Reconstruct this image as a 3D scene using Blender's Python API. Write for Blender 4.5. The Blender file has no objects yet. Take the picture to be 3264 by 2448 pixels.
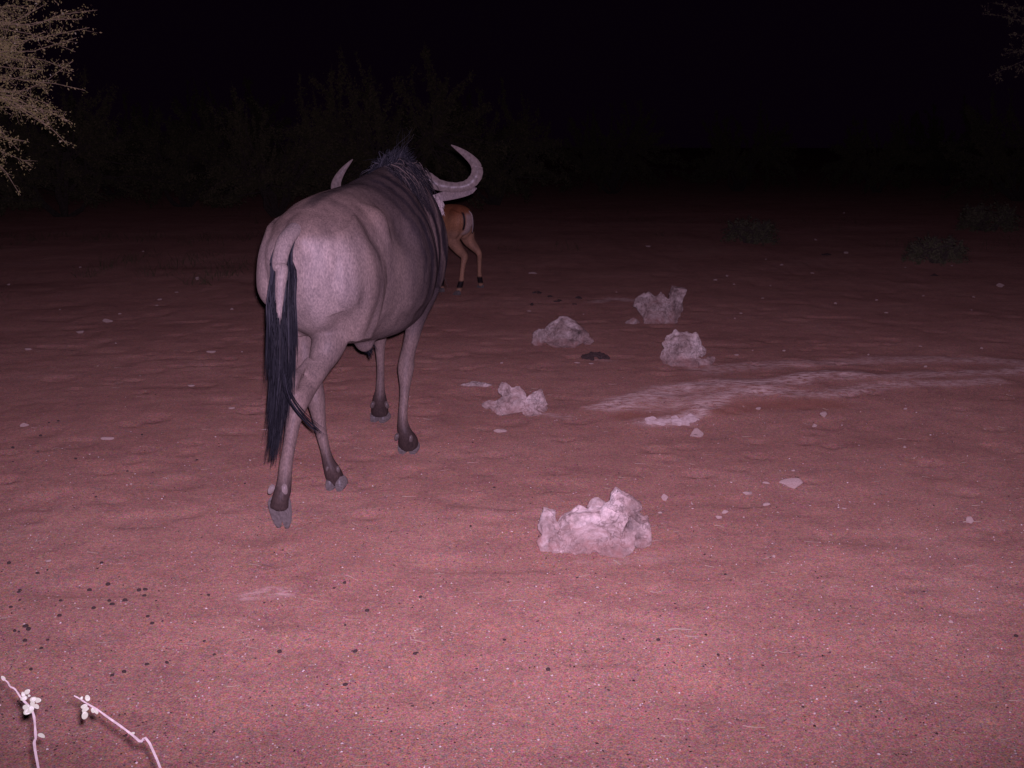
import bpy, bmesh, math, random
import numpy as np
from mathutils import Vector, Matrix

# ---------------------------------------------------------------- camera
S = bpy.context.scene
F_PX, CAM_H = 3665.0, 1.4                      # focal length in photo pixels, lens height above the sand
PITCH = math.atan((1224 - 470) / F_PX)          # the horizon lies at photo row 470
cam_data = bpy.data.cameras.new('camera')
cam_data.sensor_width = 36.0
cam_data.lens = 36.0 * F_PX / 3264.0
cam_data.clip_start = 0.05
cam_data.clip_end = 5000.0
cam = bpy.data.objects.new('camera', cam_data)
S.collection.objects.link(cam)
cam.location = (0, 0, CAM_H)
cam.rotation_euler = (math.pi / 2 - PITCH, 0, 0)
S.camera = cam

# ---------------------------------------------------------------- night sky, moonlight, camera flash
world = bpy.data.worlds.new('World')
S.world = world
world.use_nodes = True
wt = world.node_tree
bg = wt.nodes['Background']
sky = wt.nodes.new('ShaderNodeTexSky')
sky.sky_type = 'NISHITA'
sky.sun_disc = False
sky.sun_elevation = math.radians(-6)
sky.sun_rotation = math.radians(150)
tint = wt.nodes.new('ShaderNodeMix')
tint.data_type = 'RGBA'
tint.inputs['Factor'].default_value = 0.8
tint.inputs['B'].default_value = (0.0170, 0.0045, 0.0215, 1)
wt.links.new(sky.outputs['Color'], tint.inputs['A'])
wt.links.new(tint.outputs['Result'], bg.inputs['Color'])
bg.inputs['Strength'].default_value = 0.12
sun_data = bpy.data.lights.new('moon', 'SUN')
sun_data.energy = 0.0015
sun_data.angle = math.radians(0.5)
sun_data.color = (1.0, 0.9, 0.95)
sun = bpy.data.objects.new('moon', sun_data)
S.collection.objects.link(sun)
sun.rotation_euler = (math.radians(40), 0, math.radians(150))
fl = bpy.data.lights.new('camera_flash', 'SPOT')
fl.energy = 1230.0
fl.color = (1.0, 0.73, 1.17)
fl.spot_size = math.radians(80)
fl.spot_blend = 1.0
fl.shadow_soft_size = 0.012
flash = bpy.data.objects.new('camera_flash', fl)
S.collection.objects.link(flash)
flash.location = (0.018, -0.01, CAM_H + 0.035)
flash.rotation_euler = (math.pi / 2 - math.radians(0.0), 0, math.radians(0.5))
flash.scale = (1.5, 1.0, 1.0)                 # a letterbox flash reflector: wider than high
vs = S.view_settings
vs.view_transform = 'Standard'
vs.look = 'None'
vs.exposure = 0.0
vs.gamma = 1.0
vs.use_curve_mapping = False

# ---------------------------------------------------------------- helpers
rng = np.random.default_rng(7)
random.seed(7)
CAM = np.array([0.0, 0.0, CAM_H])
CP, SP = math.cos(PITCH), math.sin(PITCH)


def ray(u, v):
    x = (u - 1632) / F_PX
    y = -(v - 1224) / F_PX
    return np.array([x, CP + y * SP, -SP + y * CP])


def on_ground(u, v, z=0.0):
    r = ray(u, v)
    return CAM + r * ((z - CAM_H) / r[2])


def at_y(u, v, Y):
    r = ray(u, v)
    return CAM + r * (Y / r[1])


def px_per_m(p):
    d = np.asarray(p) - CAM
    return F_PX / (d[1] * CP - d[2] * SP)


def unit(a):
    a = np.asarray(a, float)
    return a / np.maximum(np.linalg.norm(a, axis=-1, keepdims=True), 1e-9)


def _hash(ix, iy, iz, seed):
    h = (ix * 374761393 + iy * 668265263 + iz * 2147483647 + seed * 974634777) & 0xFFFFFFFF
    h = ((h ^ (h >> 13)) * 1274126177) & 0xFFFFFFFF
    h = ((h ^ (h >> 16)) * 2246822519) & 0xFFFFFFFF
    return ((h ^ (h >> 15)) & 0xFFFFFF) / float(0xFFFFFF) * 2 - 1


def vnoise(P, seed=0):
    P = np.asarray(P, float)
    i = np.floor(P).astype(np.int64)
    f = P - i
    f = f * f * f * (f * (f * 6 - 15) + 10)
    out = 0
    for dx in (0, 1):
        wx = f[:, 0] if dx else 1 - f[:, 0]
        for dy in (0, 1):
            wy = f[:, 1] if dy else 1 - f[:, 1]
            for dz in (0, 1):
                wz = f[:, 2] if dz else 1 - f[:, 2]
                out = out + wx * wy * wz * _hash(i[:, 0] + dx, i[:, 1] + dy, i[:, 2] + dz, seed)
    return out


def fbm(P, octaves=4, seed=0, gain=0.5):
    P = np.asarray(P, float)
    a, s, t = 1.0, 0.0, 0.0
    for k in range(octaves):
        s = s + a * vnoise(P * 2 ** k + 17.3 * k, seed + k)
        t += a
        a *= gain
    return s / t


def sstep(a, b, x):
    t = np.clip((np.asarray(x, float) - a) / (b - a), 0, 1)
    return t * t * (3 - 2 * t)


def mix(a, b, t):
    return np.asarray(a) * (1 - t[..., None]) + np.asarray(b) * t[..., None]


def link(o, parent=None):
    S.collection.objects.link(o)
    if parent is not None:
        o.parent = parent
    return o


def build_mesh(name, V, faces_list, smooth=False):
    """V (n,3); faces_list a list of integer arrays (m,k)"""
    me = bpy.data.meshes.new(name)
    V = np.asarray(V, np.float32)
    me.vertices.add(len(V))
    me.vertices.foreach_set('co', V.ravel())
    faces_list = [np.asarray(f, np.int32) for f in faces_list if len(f)]
    loops = np.concatenate([f.ravel() for f in faces_list])
    sizes = np.concatenate([np.full(len(f), f.shape[1], np.int32) for f in faces_list])
    starts = np.concatenate([[0], np.cumsum(sizes)[:-1]]).astype(np.int32)
    me.loops.add(len(loops))
    me.loops.foreach_set('vertex_index', loops)
    me.polygons.add(len(sizes))
    me.polygons.foreach_set('loop_start', starts)
    me.polygons.foreach_set('loop_total', sizes)
    if smooth:
        me.polygons.foreach_set('use_smooth', np.ones(len(sizes), bool))
    me.update(calc_edges=True)
    me.validate()
    return me


def put(name, me, mat, parent=None):
    o = bpy.data.objects.new(name, me)
    if mat is not None and not me.materials:
        me.materials.append(mat)
    return link(o, parent)


def set_color(me, C):
    C = np.asarray(C, np.float32)
    if C.shape[1] == 3:
        C = np.concatenate([C, np.ones((len(C), 1), np.float32)], 1)
    a = me.color_attributes.new('tone', 'FLOAT_COLOR', 'POINT')
    a.data.foreach_set('color', C.ravel())


def set_float(me, name, vals):
    a = me.attributes.new(name, 'FLOAT', 'POINT')
    a.data.foreach_set('value', np.asarray(vals, np.float32))


def coords(me):
    a = np.empty(len(me.vertices) * 3, np.float32)
    me.vertices.foreach_get('co', a)
    return a.reshape(-1, 3).astype(float)


def normals(me):
    a = np.empty(len(me.vertices) * 3, np.float32)
    me.vertex_normals.foreach_get('vector', a)
    return a.reshape(-1, 3).astype(float)


def catmull(A, per=6):
    """rows of A resampled with a Catmull-Rom spline"""
    A = np.asarray(A, float)
    P = np.vstack([2 * A[0] - A[1], A, 2 * A[-1] - A[-2]])
    out = []
    for k in range(1, len(P) - 2):
        p0, p1, p2, p3 = P[k - 1], P[k], P[k + 1], P[k + 2]
        for t in np.linspace(0, 1, per, endpoint=False):
            out.append(0.5 * (2 * p1 + (p2 - p0) * t + (2 * p0 - 5 * p1 + 4 * p2 - p3) * t * t
                              + (3 * p1 - p0 - 3 * p2 + p3) * t ** 3))
    out.append(P[-2])
    return np.array(out)


def rings_to_mesh(R):
    """R (n,seg,3) closed rings -> verts, faces with end caps"""
    n, seg, _ = R.shape
    V = R.reshape(-1, 3)
    c0, c1 = R[0].mean(0), R[-1].mean(0)
    V = np.vstack([V, c0, c1])
    i = np.arange(n - 1)[:, None] * seg
    j = np.arange(seg)[None, :]
    j2 = (j + 1) % seg
    Q = np.stack([i + j, i + j2, i + seg + j2, i + seg + j], -1).reshape(-1, 4)
    j = np.arange(seg)
    T0 = np.stack([np.full(seg, n * seg), (j + 1) % seg, j], -1)
    T1 = np.stack([np.full(seg, n * seg + 1), (n - 1) * seg + j, (n - 1) * seg + (j + 1) % seg], -1)
    return V, [Q, np.vstack([T0, T1])]


def join_parts(parts):
    Vs, Fs, off = [], [], 0
    for V, fl_ in parts:
        Vs.append(V)
        for f in fl_:
            Fs.append(np.asarray(f) + off)
        off += len(V)
    return np.vstack(Vs), Fs


def tube(P, ra, rb=None, side=None, seg=14):
    """tube along P; radii ra along the axis 'side', rb along the other"""
    P = np.asarray(P, float)
    ra = np.broadcast_to(np.asarray(ra, float), (len(P),))
    rb = ra if rb is None else np.broadcast_to(np.asarray(rb, float), (len(P),))
    T = unit(np.gradient(P, axis=0))
    if side is None:
        side = np.array([0.31, 0.17, 0.93]) if abs(T[:, 2].mean()) < 0.8 else np.array([1.0, 0.2, 0.1])
    side = np.broadcast_to(np.asarray(side, float), P.shape)
    A = unit(side - T * (side * T).sum(1, keepdims=True))
    B = np.cross(T, A)
    th = np.linspace(0, 2 * math.pi, seg, endpoint=False)
    R = (P[:, None] + np.cos(th)[None, :, None] * (A * ra[:, None])[:, None]
         + np.sin(th)[None, :, None] * (B * rb[:, None])[:, None])
    return rings_to_mesh(R)


def strands(P, r0, r1=0.0004, sides=3):
    """P (N,K,3) hair paths -> verts, quad faces; r0 (N,) root radius"""
    N, K, _ = P.shape
    T = unit(np.gradient(P, axis=1))
    ref = np.broadcast_to(np.array([0.37, 0.82, 0.43]), P.shape)
    A = unit(np.cross(T, ref))
    B = np.cross(T, A)
    s = np.linspace(0, 1, K)
    prof = np.clip(1.0 - s ** 2.2, 0, 1)
    rad = np.maximum(np.asarray(r0)[:, None] * prof[None], r1)
    th = np.linspace(0, 2 * math.pi, sides, endpoint=False)
    R = P[:, :, None] + rad[:, :, None, None] * (np.cos(th)[None, None, :, None] * A[:, :, None]
                                                 + np.sin(th)[None, None, :, None] * B[:, :, None])
    V = R.reshape(-1, 3)
    base = (np.arange(N) * K * sides)[:, None, None]
    k = (np.arange(K - 1) * sides)[None, :, None]
    j = np.arange(sides)[None, None, :]
    j2 = (j + 1) % sides
    Q = np.stack([base + k + j, base + k + j2, base + k + sides + j2, base + k + sides + j], -1).reshape(-1, 4)
    return V, [Q]


def fuse(name, parts, voxel, smooth=4, factor=0.5):
    """closed pieces grown together into one continuous skin"""
    V, Fs = join_parts(parts)
    me = build_mesh(name + '_raw', V, Fs)
    o = bpy.data.objects.new(name + '_raw', me)
    link(o)
    m = o.modifiers.new('r', 'REMESH')
    m.mode = 'VOXEL'
    m.voxel_size = voxel
    m.use_smooth_shade = True
    if smooth:
        m = o.modifiers.new('s', 'SMOOTH')
        m.factor = factor
        m.iterations = smooth
    dg = bpy.context.evaluated_depsgraph_get()
    out = bpy.data.meshes.new_from_object(o.evaluated_get(dg))
    out.name = name
    bpy.data.objects.remove(o)
    bpy.data.meshes.remove(me)
    return out


def displace(me, D):
    V = coords(me) + D
    me.vertices.foreach_set('co', V.astype(np.float32).ravel())
    me.update()


def tag(o, label=None, cat=None, group=None, kind=None):
    if label:
        o['label'] = label
    if cat:
        o['category'] = cat
    if group:
        o['group'] = group
    if kind:
        o['kind'] = kind
    return o


def empty(name, loc, rz=0.0):
    o = bpy.data.objects.new(name, None)
    o.empty_display_size = 0.1
    o.location = loc
    o.rotation_euler = (0, 0, rz)
    return link(o)


class Frame:
    """local frame of a thing standing at T with its x axis turned by az from +x"""
    def __init__(self, T, rz):
        self.T = np.array([T[0], T[1], T[2] if len(T) > 2 else 0.0])
        c, s = math.cos(rz), math.sin(rz)
        self.R = np.array([[c, -s, 0], [s, c, 0], [0, 0, 1]])
        self.rz = rz

    def loc(self, W):
        return (np.asarray(W, float) - self.T) @ self.R

    def world(self, L):
        return np.asarray(L, float) @ self.R.T + self.T

    def dloc(self, W):
        return np.asarray(W, float) @ self.R


# ---------------------------------------------------------------- materials
def new_mat(name):
    m = bpy.data.materials.new(name)
    m.use_nodes = True
    nt = m.node_tree
    for n in list(nt.nodes):
        nt.nodes.remove(n)
    out = nt.nodes.new('ShaderNodeOutputMaterial')
    return m, nt, out


def nd(nt, kind, **kw):
    n = nt.nodes.new(kind)
    for k, v in kw.items():
        if hasattr(n, k):
            setattr(n, k, v)
        else:
            n.inputs[k.replace('_', ' ')].default_value = v
    return n


def ramp(nt, fac, stops):
    r = nt.nodes.new('ShaderNodeValToRGB')
    e = r.color_ramp.elements
    while len(e) < len(stops):
        e.new(0.5)
    for el, (p, c) in zip(e, stops):
        el.position = p
        el.color = (*c, 1) if len(c) == 3 else c
    nt.links.new(fac, r.inputs['Fac'])
    return r.outputs['Color']


def mixc(nt, a, b, fac, mode='MIX'):
    m = nt.nodes.new('ShaderNodeMix')
    m.data_type = 'RGBA'
    m.blend_type = mode
    for sock, v in (('A', a), ('B', b), ('Factor', fac)):
        if isinstance(v, bpy.types.NodeSocket):
            nt.links.new(v, m.inputs[sock])
        elif sock == 'Factor':
            m.inputs[sock].default_value = v
        else:
            m.inputs[sock].default_value = (*v, 1)
    return m.outputs['Result']


def noise_tex(nt, scale, detail=4.0, rough=0.55, vec=None):
    n = nt.nodes.new('ShaderNodeTexNoise')
    n.inputs['Scale'].default_value = scale
    n.inputs['Detail'].default_value = detail
    n.inputs['Roughness'].default_value = rough
    if vec is not None:
        nt.links.new(vec, n.inputs['Vector'])
    return n


def obj_coord(nt, scale=(1, 1, 1)):
    tc = nt.nodes.new('ShaderNodeTexCoord')
    mp = nt.nodes.new('ShaderNodeMapping')
    mp.inputs['Scale'].default_value = scale
    nt.links.new(tc.outputs['Object'], mp.inputs['Vector'])
    return mp.outputs['Vector']


def bump(nt, height, strength, dist):
    b = nt.nodes.new('ShaderNodeBump')
    b.inputs['Strength'].default_value = strength
    b.inputs['Distance'].default_value = dist
    nt.links.new(height, b.inputs['Height'])
    return b.outputs['Normal']


def rough_diffuse(nt, out, color, normal=None, rough=1.0, gloss=0.0, gloss_rough=0.5):
    d = nt.nodes.new('ShaderNodeBsdfDiffuse')
    d.inputs['Roughness'].default_value = rough
    if isinstance(color, bpy.types.NodeSocket):
        nt.links.new(color, d.inputs['Color'])
    else:
        d.inputs['Color'].default_value = (*color, 1)
    if normal is not None:
        nt.links.new(normal, d.inputs['Normal'])
    sh = d.outputs['BSDF']
    if gloss > 0:
        g = nt.nodes.new('ShaderNodeBsdfGlossy')
        g.inputs['Roughness'].default_value = gloss_rough
        if normal is not None:
            nt.links.new(normal, g.inputs['Normal'])
        m = nt.nodes.new('ShaderNodeMixShader')
        m.inputs['Fac'].default_value = gloss
        nt.links.new(sh, m.inputs[1])
        nt.links.new(g.outputs['BSDF'], m.inputs[2])
        sh = m.outputs['Shader']
    nt.links.new(sh, out.inputs['Surface'])


def attr_node(nt, name):
    a = nt.nodes.new('ShaderNodeAttribute')
    a.attribute_name = name
    return a


def mat_sand():
    m, nt, out = new_mat('red_sand')
    v = obj_coord(nt)
    big = noise_tex(nt, 0.9, 5, 0.6, v)
    col = ramp(nt, big.outputs['Fac'], [(0.30, (0.250, 0.130, 0.096)), (0.52, (0.295, 0.157, 0.115)), (0.72, (0.332, 0.186, 0.137))])
    # drawn-out wind and trampling streaks
    vs_ = obj_coord(nt, (2.2, 9.0, 1.0))
    st = noise_tex(nt, 1.3, 6, 0.65, vs_)
    st2 = ramp(nt, st.outputs['Fac'], [(0.33, (0.93, 0.93, 0.94)), (0.5, (1, 1, 1)), (0.68, (1.05, 1.05, 1.04))])
    col = mixc(nt, col, st2, 1.0, 'MULTIPLY')
    # damp and dusty patches
    md = noise_tex(nt, 5.0, 5, 0.65, v)
    m2 = ramp(nt, md.outputs['Fac'], [(0.32, (0.84, 0.84, 0.87)), (0.52, (1, 1, 1)), (0.7, (1.10, 1.08, 1.08))])
    col = mixc(nt, col, m2, 0.85, 'MULTIPLY')
    # grain
    gr = noise_tex(nt, 240.0, 2, 0.7, v)
    g2 = ramp(nt, gr.outputs['Fac'], [(0.28, (0.50, 0.52, 0.56)), (0.5, (1, 1, 1)), (0.72, (1.50, 1.46, 1.46))])
    col = mixc(nt, col, g2, 0.9, 'MULTIPLY')
    g3 = noise_tex(nt, 60.0, 3, 0.7, v)
    g4 = ramp(nt, g3.outputs['Fac'], [(0.3, (0.7, 0.7, 0.74)), (0.5, (1, 1, 1)), (0.7, (1.24, 1.24, 1.22))])
    col = mixc(nt, col, g4, 0.8, 'MULTIPLY')
    # grains of differently coloured minerals
    hue = noise_tex(nt, 150.0, 1, 0.5, v)
    hc = nt.nodes.new('ShaderNodeHueSaturation')
    hc.inputs['Saturation'].default_value = 1.6
    hc.inputs['Value'].default_value = 1.95
    nt.links.new(hue.outputs['Color'], hc.inputs['Color'])
    col = mixc(nt, col, hc.outputs['Color'], 0.42, 'MULTIPLY')
    # salt crust
    salt = attr_node(nt, 'salt')
    vsalt = obj_coord(nt, (5.0, 10.0, 1.0))
    sn = noise_tex(nt, 3.2, 7, 0.75, vsalt)
    mt = nt.nodes.new('ShaderNodeMath')
    mt.operation = 'MULTIPLY_ADD'
    nt.links.new(sn.outputs['Fac'], mt.inputs[0])
    mt.inputs[1].default_value = 5.5
    mt.inputs[2].default_value = -2.3
    mu = nt.nodes.new('ShaderNodeMath')
    mu.operation = 'MULTIPLY'
    mu.use_clamp = True
    nt.links.new(mt.outputs[0], mu.inputs[0])
    nt.links.new(salt.outputs['Fac'], mu.inputs[1])
    col = mixc(nt, col, (0.52, 0.385, 0.325), mu.outputs[0])
    dark_attr = attr_node(nt, 'dark_sand')
    col = mixc(nt, col, (0.20, 0.075, 0.045), dark_attr.outputs['Fac'])  # darker red patches of sand along the salt bands
    h = mixc(nt, gr.outputs['Color'], g3.outputs['Color'], 0.6)
    nrm = bump(nt, h, 0.75, 0.012)
    rough_diffuse(nt, out, col, nrm, 1.0)
    return m


def mat_hide(name='short_hide', gloss=0.012):
    m, nt, out = new_mat(name)
    a = attr_node(nt, 'tone')
    v = obj_coord(nt, (60, 60, 22))
    n = noise_tex(nt, 3.0, 4, 0.7, v)
    c = ramp(nt, n.outputs['Fac'], [(0.28, (0.70, 0.70, 0.72)), (0.5, (1, 1, 1)), (0.72, (1.26, 1.25, 1.25))])
    col = mixc(nt, a.outputs['Color'], c, 0.8, 'MULTIPLY')
    fine = noise_tex(nt, 170.0, 2, 0.6, obj_coord(nt, (1, 1, 0.45)))
    fc = ramp(nt, fine.outputs['Fac'], [(0.30, (0.66, 0.66, 0.70)), (0.5, (1, 1, 1)), (0.70, (1.34, 1.33, 1.30))])
    col = mixc(nt, col, fc, 0.75, 'MULTIPLY')
    v2 = obj_coord(nt, (5, 5, 2.2))
    n2 = noise_tex(nt, 2.0, 4, 0.6, v2)
    c2 = ramp(nt, n2.outputs['Fac'], [(0.3, (0.72, 0.72, 0.75)), (0.55, (1.03, 1.03, 1.03)), (0.75, (1.20, 1.19, 1.17))])
    col = mixc(nt, col, c2, 1.0, 'MULTIPLY')
    nrm = bump(nt, n.outputs['Fac'], 0.35, 0.004)
    rough_diffuse(nt, out, col, nrm, 0.12, gloss, 0.5)
    return m


def mat_plain(name, c0, c1, scale=30.0, gloss=0.0, grough=0.45, bstr=0.4, bdist=0.003, rough=0.8, stretch=(1, 1, 1)):
    m, nt, out = new_mat(name)
    v = obj_coord(nt, stretch)
    n = noise_tex(nt, scale, 5, 0.65, v)
    col = ramp(nt, n.outputs['Fac'], [(0.3, c0), (0.7, c1)])
    nrm = bump(nt, n.outputs['Fac'], bstr, bdist)
    rough_diffuse(nt, out, col, nrm, rough, gloss, grough)
    return m


def mat_islands(name, stops, gloss=0.03, grough=0.4, rough=0.6):
    """each separate strand, leaf or grain has a tone of its own"""
    m, nt, out = new_mat(name)
    g = nt.nodes.new('ShaderNodeNewGeometry')
    col = ramp(nt, g.outputs['Random Per Island'], stops)
    rough_diffuse(nt, out, col, None, rough, gloss, grough)
    return m


def mat_rock():
    m, nt, out = new_mat('calcrete')
    v = obj_coord(nt)
    n1 = noise_tex(nt, 8.5, 8, 0.66, v)
    col = ramp(nt, n1.outputs['Fac'], [(0.33, (0.130, 0.097, 0.083)), (0.43, (0.270, 0.210, 0.180)), (0.51, (0.430, 0.352, 0.308)), (0.62, (0.640, 0.560, 0.500))])
    n2 = noise_tex(nt, 45.0, 4, 0.7, v)
    c2 = ramp(nt, n2.outputs['Fac'], [(0.36, (0.50, 0.49, 0.49)), (0.5, (1, 1, 1)), (0.64, (1.35, 1.33, 1.31))])
    col = mixc(nt, col, c2, 0.55, 'MULTIPLY')
    vo = nt.nodes.new('ShaderNodeTexVoronoi')
    vo.inputs['Scale'].default_value = 34.0
    nt.links.new(v, vo.inputs['Vector'])
    pit = ramp(nt, vo.outputs['Distance'], [(0.06, (0.42, 0.40, 0.40)), (0.22, (1, 1, 1))])
    n4 = noise_tex(nt, 14.0, 2, 0.5, v)
    pm = ramp(nt, n4.outputs['Fac'], [(0.50, (0, 0, 0)), (0.62, (1, 1, 1))])
    col = mixc(nt, col, mixc(nt, col, pit, 1.0, 'MULTIPLY'), pm)
    ve = nt.nodes.new('ShaderNodeTexVoronoi')
    ve.feature = 'DISTANCE_TO_EDGE'
    ve.inputs['Scale'].default_value = 9.0
    wv = noise_tex(nt, 12.0, 3, 0.6, v)
    nt.links.new(mixc(nt, v, wv.outputs['Color'], 0.25), ve.inputs['Vector'])
    crack = ramp(nt, ve.outputs['Distance'], [(0.0, (0.30, 0.28, 0.28)), (0.05, (1, 1, 1))])
    col = mixc(nt, col, crack, 0.75, 'MULTIPLY')
    dust = attr_node(nt, 'dust')
    n3 = noise_tex(nt, 16.0, 5, 0.7, v)
    mt = nt.nodes.new('ShaderNodeMath')
    mt.operation = 'MULTIPLY_ADD'
    nt.links.new(n3.outputs['Fac'], mt.inputs[0])
    mt.inputs[1].default_value = 2.6
    mt.inputs[2].default_value = -0.75
    mu = nt.nodes.new('ShaderNodeMath')
    mu.operation = 'MULTIPLY'
    mu.use_clamp = True
    nt.links.new(mt.outputs[0], mu.inputs[0])
    nt.links.new(dust.outputs['Fac'], mu.inputs[1])
    col = mixc(nt, col, (0.31, 0.170, 0.138), mu.outputs[0])
    nrm = bump(nt, mixc(nt, n1.outputs['Color'], n2.outputs['Color'], 0.5), 1.0, 0.022)
    rough_diffuse(nt, out, col, nrm, 0.6, 0.015, 0.3)
    return m


M = {
    'sand': mat_sand(),
    'hide': mat_hide(),
    'coat': mat_hide('smooth_coat', 0.01),
    'horn': mat_plain('ridged_horn', (0.085, 0.068, 0.060), (0.175, 0.140, 0.122), 60, 0.03, 0.42, 0.5, 0.003, 0.6),
    'hoof': mat_plain('hoof_horn', (0.075, 0.062, 0.055), (0.170, 0.145, 0.130), 55, 0.03, 0.4, 0.5, 0.003, 0.8, (1, 1, 3)),
    'dewclaw': mat_plain('dewclaw_horn', (0.060, 0.045, 0.039), (0.130, 0.100, 0.086), 40, 0.03, 0.4, 0.4, 0.002, 0.8),
    'pale_dewclaw': mat_plain('pale_dewclaw_horn', (0.15, 0.118, 0.102), (0.26, 0.21, 0.185), 40, 0.02, 0.4, 0.4, 0.002, 0.6),
    'mane': mat_islands('mane_hair', [(0.0, (0.010, 0.010, 0.013)), (0.55, (0.024, 0.022, 0.025)), (0.85, (0.055, 0.045, 0.042)), (1.0, (0.105, 0.082, 0.070))], 0.0),
    'tailhair': mat_islands('tail_hair', [(0.0, (0.007, 0.007, 0.009)), (0.7, (0.017, 0.017, 0.021)), (0.93, (0.036, 0.036, 0.042)), (1.0, (0.055, 0.050, 0.050))], 0.006, 0.4),
    'rock': mat_rock(),
    'stone': mat_plain('pale_stone', (0.27, 0.165, 0.135), (0.52, 0.42, 0.36), 26, 0.0, 0.4, 0.6, 0.004, 0.9),
    'chip': mat_islands('stone_chips', [(0.0, (0.30, 0.19, 0.15)), (0.4, (0.40, 0.29, 0.25)), (0.8, (0.52, 0.44, 0.39)), (1.0, (0.70, 0.63, 0.58))], 0.0),
    'dark_chip': mat_islands('dark_chips', [(0.0, (0.035, 0.022, 0.020)), (1.0, (0.11, 0.07, 0.06))], 0.0),
    'dung': mat_plain('dry_dung', (0.030, 0.020, 0.019), (0.095, 0.064, 0.056), 80, 0.015, 0.5, 0.7, 0.004),
    'bark': mat_plain('thorn_bark', (0.045, 0.035, 0.028), (0.105, 0.085, 0.070), 30, 0.0, 0.5, 0.6, 0.004),
    'pale_bark': mat_plain('pale_thorn_bark', (0.105, 0.080, 0.048), (0.215, 0.165, 0.105), 30, 0.0, 0.5, 0.6, 0.004),
    'twig': mat_plain('bleached_twig', (0.26, 0.215, 0.19), (0.42, 0.37, 0.33), 60, 0.0, 0.5, 0.5, 0.001),
    'leaf': mat_islands('thorn_leaf', [(0.0, (0.120, 0.112, 0.040)), (0.5, (0.185, 0.165, 0.062)), (1.0, (0.255, 0.205, 0.098))], 0.02),
    'far_leaf': mat_islands('bush_leaf', [(0.0, (0.052, 0.052, 0.027)), (0.5, (0.086, 0.080, 0.043)), (1.0, (0.130, 0.110, 0.064))], 0.0),
    'shrub_leaf': mat_islands('shrub_leaf', [(0.0, (0.060, 0.064, 0.032)), (1.0, (0.150, 0.140, 0.085))], 0.0),
    'round_leaf': mat_plain('waxy_leaf', (0.27, 0.30, 0.20), (0.38, 0.41, 0.29), 25, 0.06, 0.4, 0.3, 0.001),
    'straw': mat_islands('dry_straw', [(0.0, (0.20, 0.145, 0.11)), (1.0, (0.46, 0.38, 0.28))], 0.0),
    'grass': mat_islands('dry_grass', [(0.0, (0.055, 0.065, 0.030)), (1.0, (0.15, 0.13, 0.075))], 0.0),
    'salt': mat_plain('salt_crust', (0.34, 0.235, 0.20), (0.60, 0.50, 0.45), 32, 0.0, 0.4, 0.7, 0.006, 0.9),
}

# ---------------------------------------------------------------- the ground
def poly_dist(P, line):
    """distance to a polyline, distance along it (0..1) and signed side"""
    best = np.full(len(P), 1e9)
    along = np.zeros(len(P))
    seg = np.linalg.norm(np.diff(line, axis=0), axis=1)
    tot = seg.sum()
    acc = 0.0
    for k in range(len(line) - 1):
        a, b = line[k], line[k + 1]
        t = np.clip(((P - a) @ (b - a)) / max(seg[k] ** 2, 1e-9), 0, 1)
        d = np.linalg.norm(P - (a + t[:, None] * (b - a)), axis=1)
        m_ = d < best
        best[m_] = d[m_]
        along[m_] = (acc + t[m_] * seg[k]) / tot
        acc += seg[k]
    return best, along


def gline(pts):
    return catmull(np.array([on_ground(u, v)[:2] for u, v in pts]), 5)


# photo points along the pale salt bands, half width in metres, strength
SALT = [
    (gline([(2245, 1188), (2393, 1173), (2640, 1164), (2825, 1151), (3133, 1150), (3300, 1166)]), 0.16, 0.60),
    (gline([(1945, 1302), (2054, 1275), (2159, 1252), (2270, 1237), (2455, 1232), (2609, 1211), (2732, 1207)]), 0.15, 1.15),
    (gline([(2600, 1212), (2837, 1213), (2985, 1196), (3164, 1190), (3300, 1182)]), 0.13, 0.80),
    (gline([(2066, 1353), (2147, 1347), (2208, 1328), (2258, 1297), (2330, 1268), (2455, 1257)]), 0.11, 1.15),
    (gline([(2440, 1258), (2640, 1262), (2825, 1238), (3072, 1225), (3164, 1217)]), 0.12, 0.75),
    (gline([(2100, 1300), (2220, 1280), (2350, 1255)]), 0.22, 0.55),
    (gline([(795, 1912), (850, 1898), (915, 1905)]), 0.04, 0.6),
    (gline([(1905, 965), (1950, 955), (2015, 962)]), 0.10, 0.95),
    (gline([(1900, 1150), (1935, 1153)]), 0.05, 0.5),
    (gline([(1720, 1320), (1800, 1325)]), 0.06, 0.55),
    (gline([(1850, 1800), (2010, 1790), (2110, 1780)]), 0.05, 0.22),
]
DARK_SAND = [
    (gline([(2000, 1330), (2100, 1318), (2190, 1312)]), 0.10, 0.5),  # reddish wet sand between the salt bands
    (gline([(2290, 1315), (2430, 1295), (2640, 1290)]), 0.16, 0.45),  # sand coloured darker red on the near side of the salt bands
]


_hr = np.random.default_rng(77)
HOOFMARKS = [(_hr.uniform(-2.6, 3.0), _hr.uniform(2.3, 8.5), _hr.uniform(0.8, 1.25), _hr.normal(0.2, 0.9)) for _ in range(230)]


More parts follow.
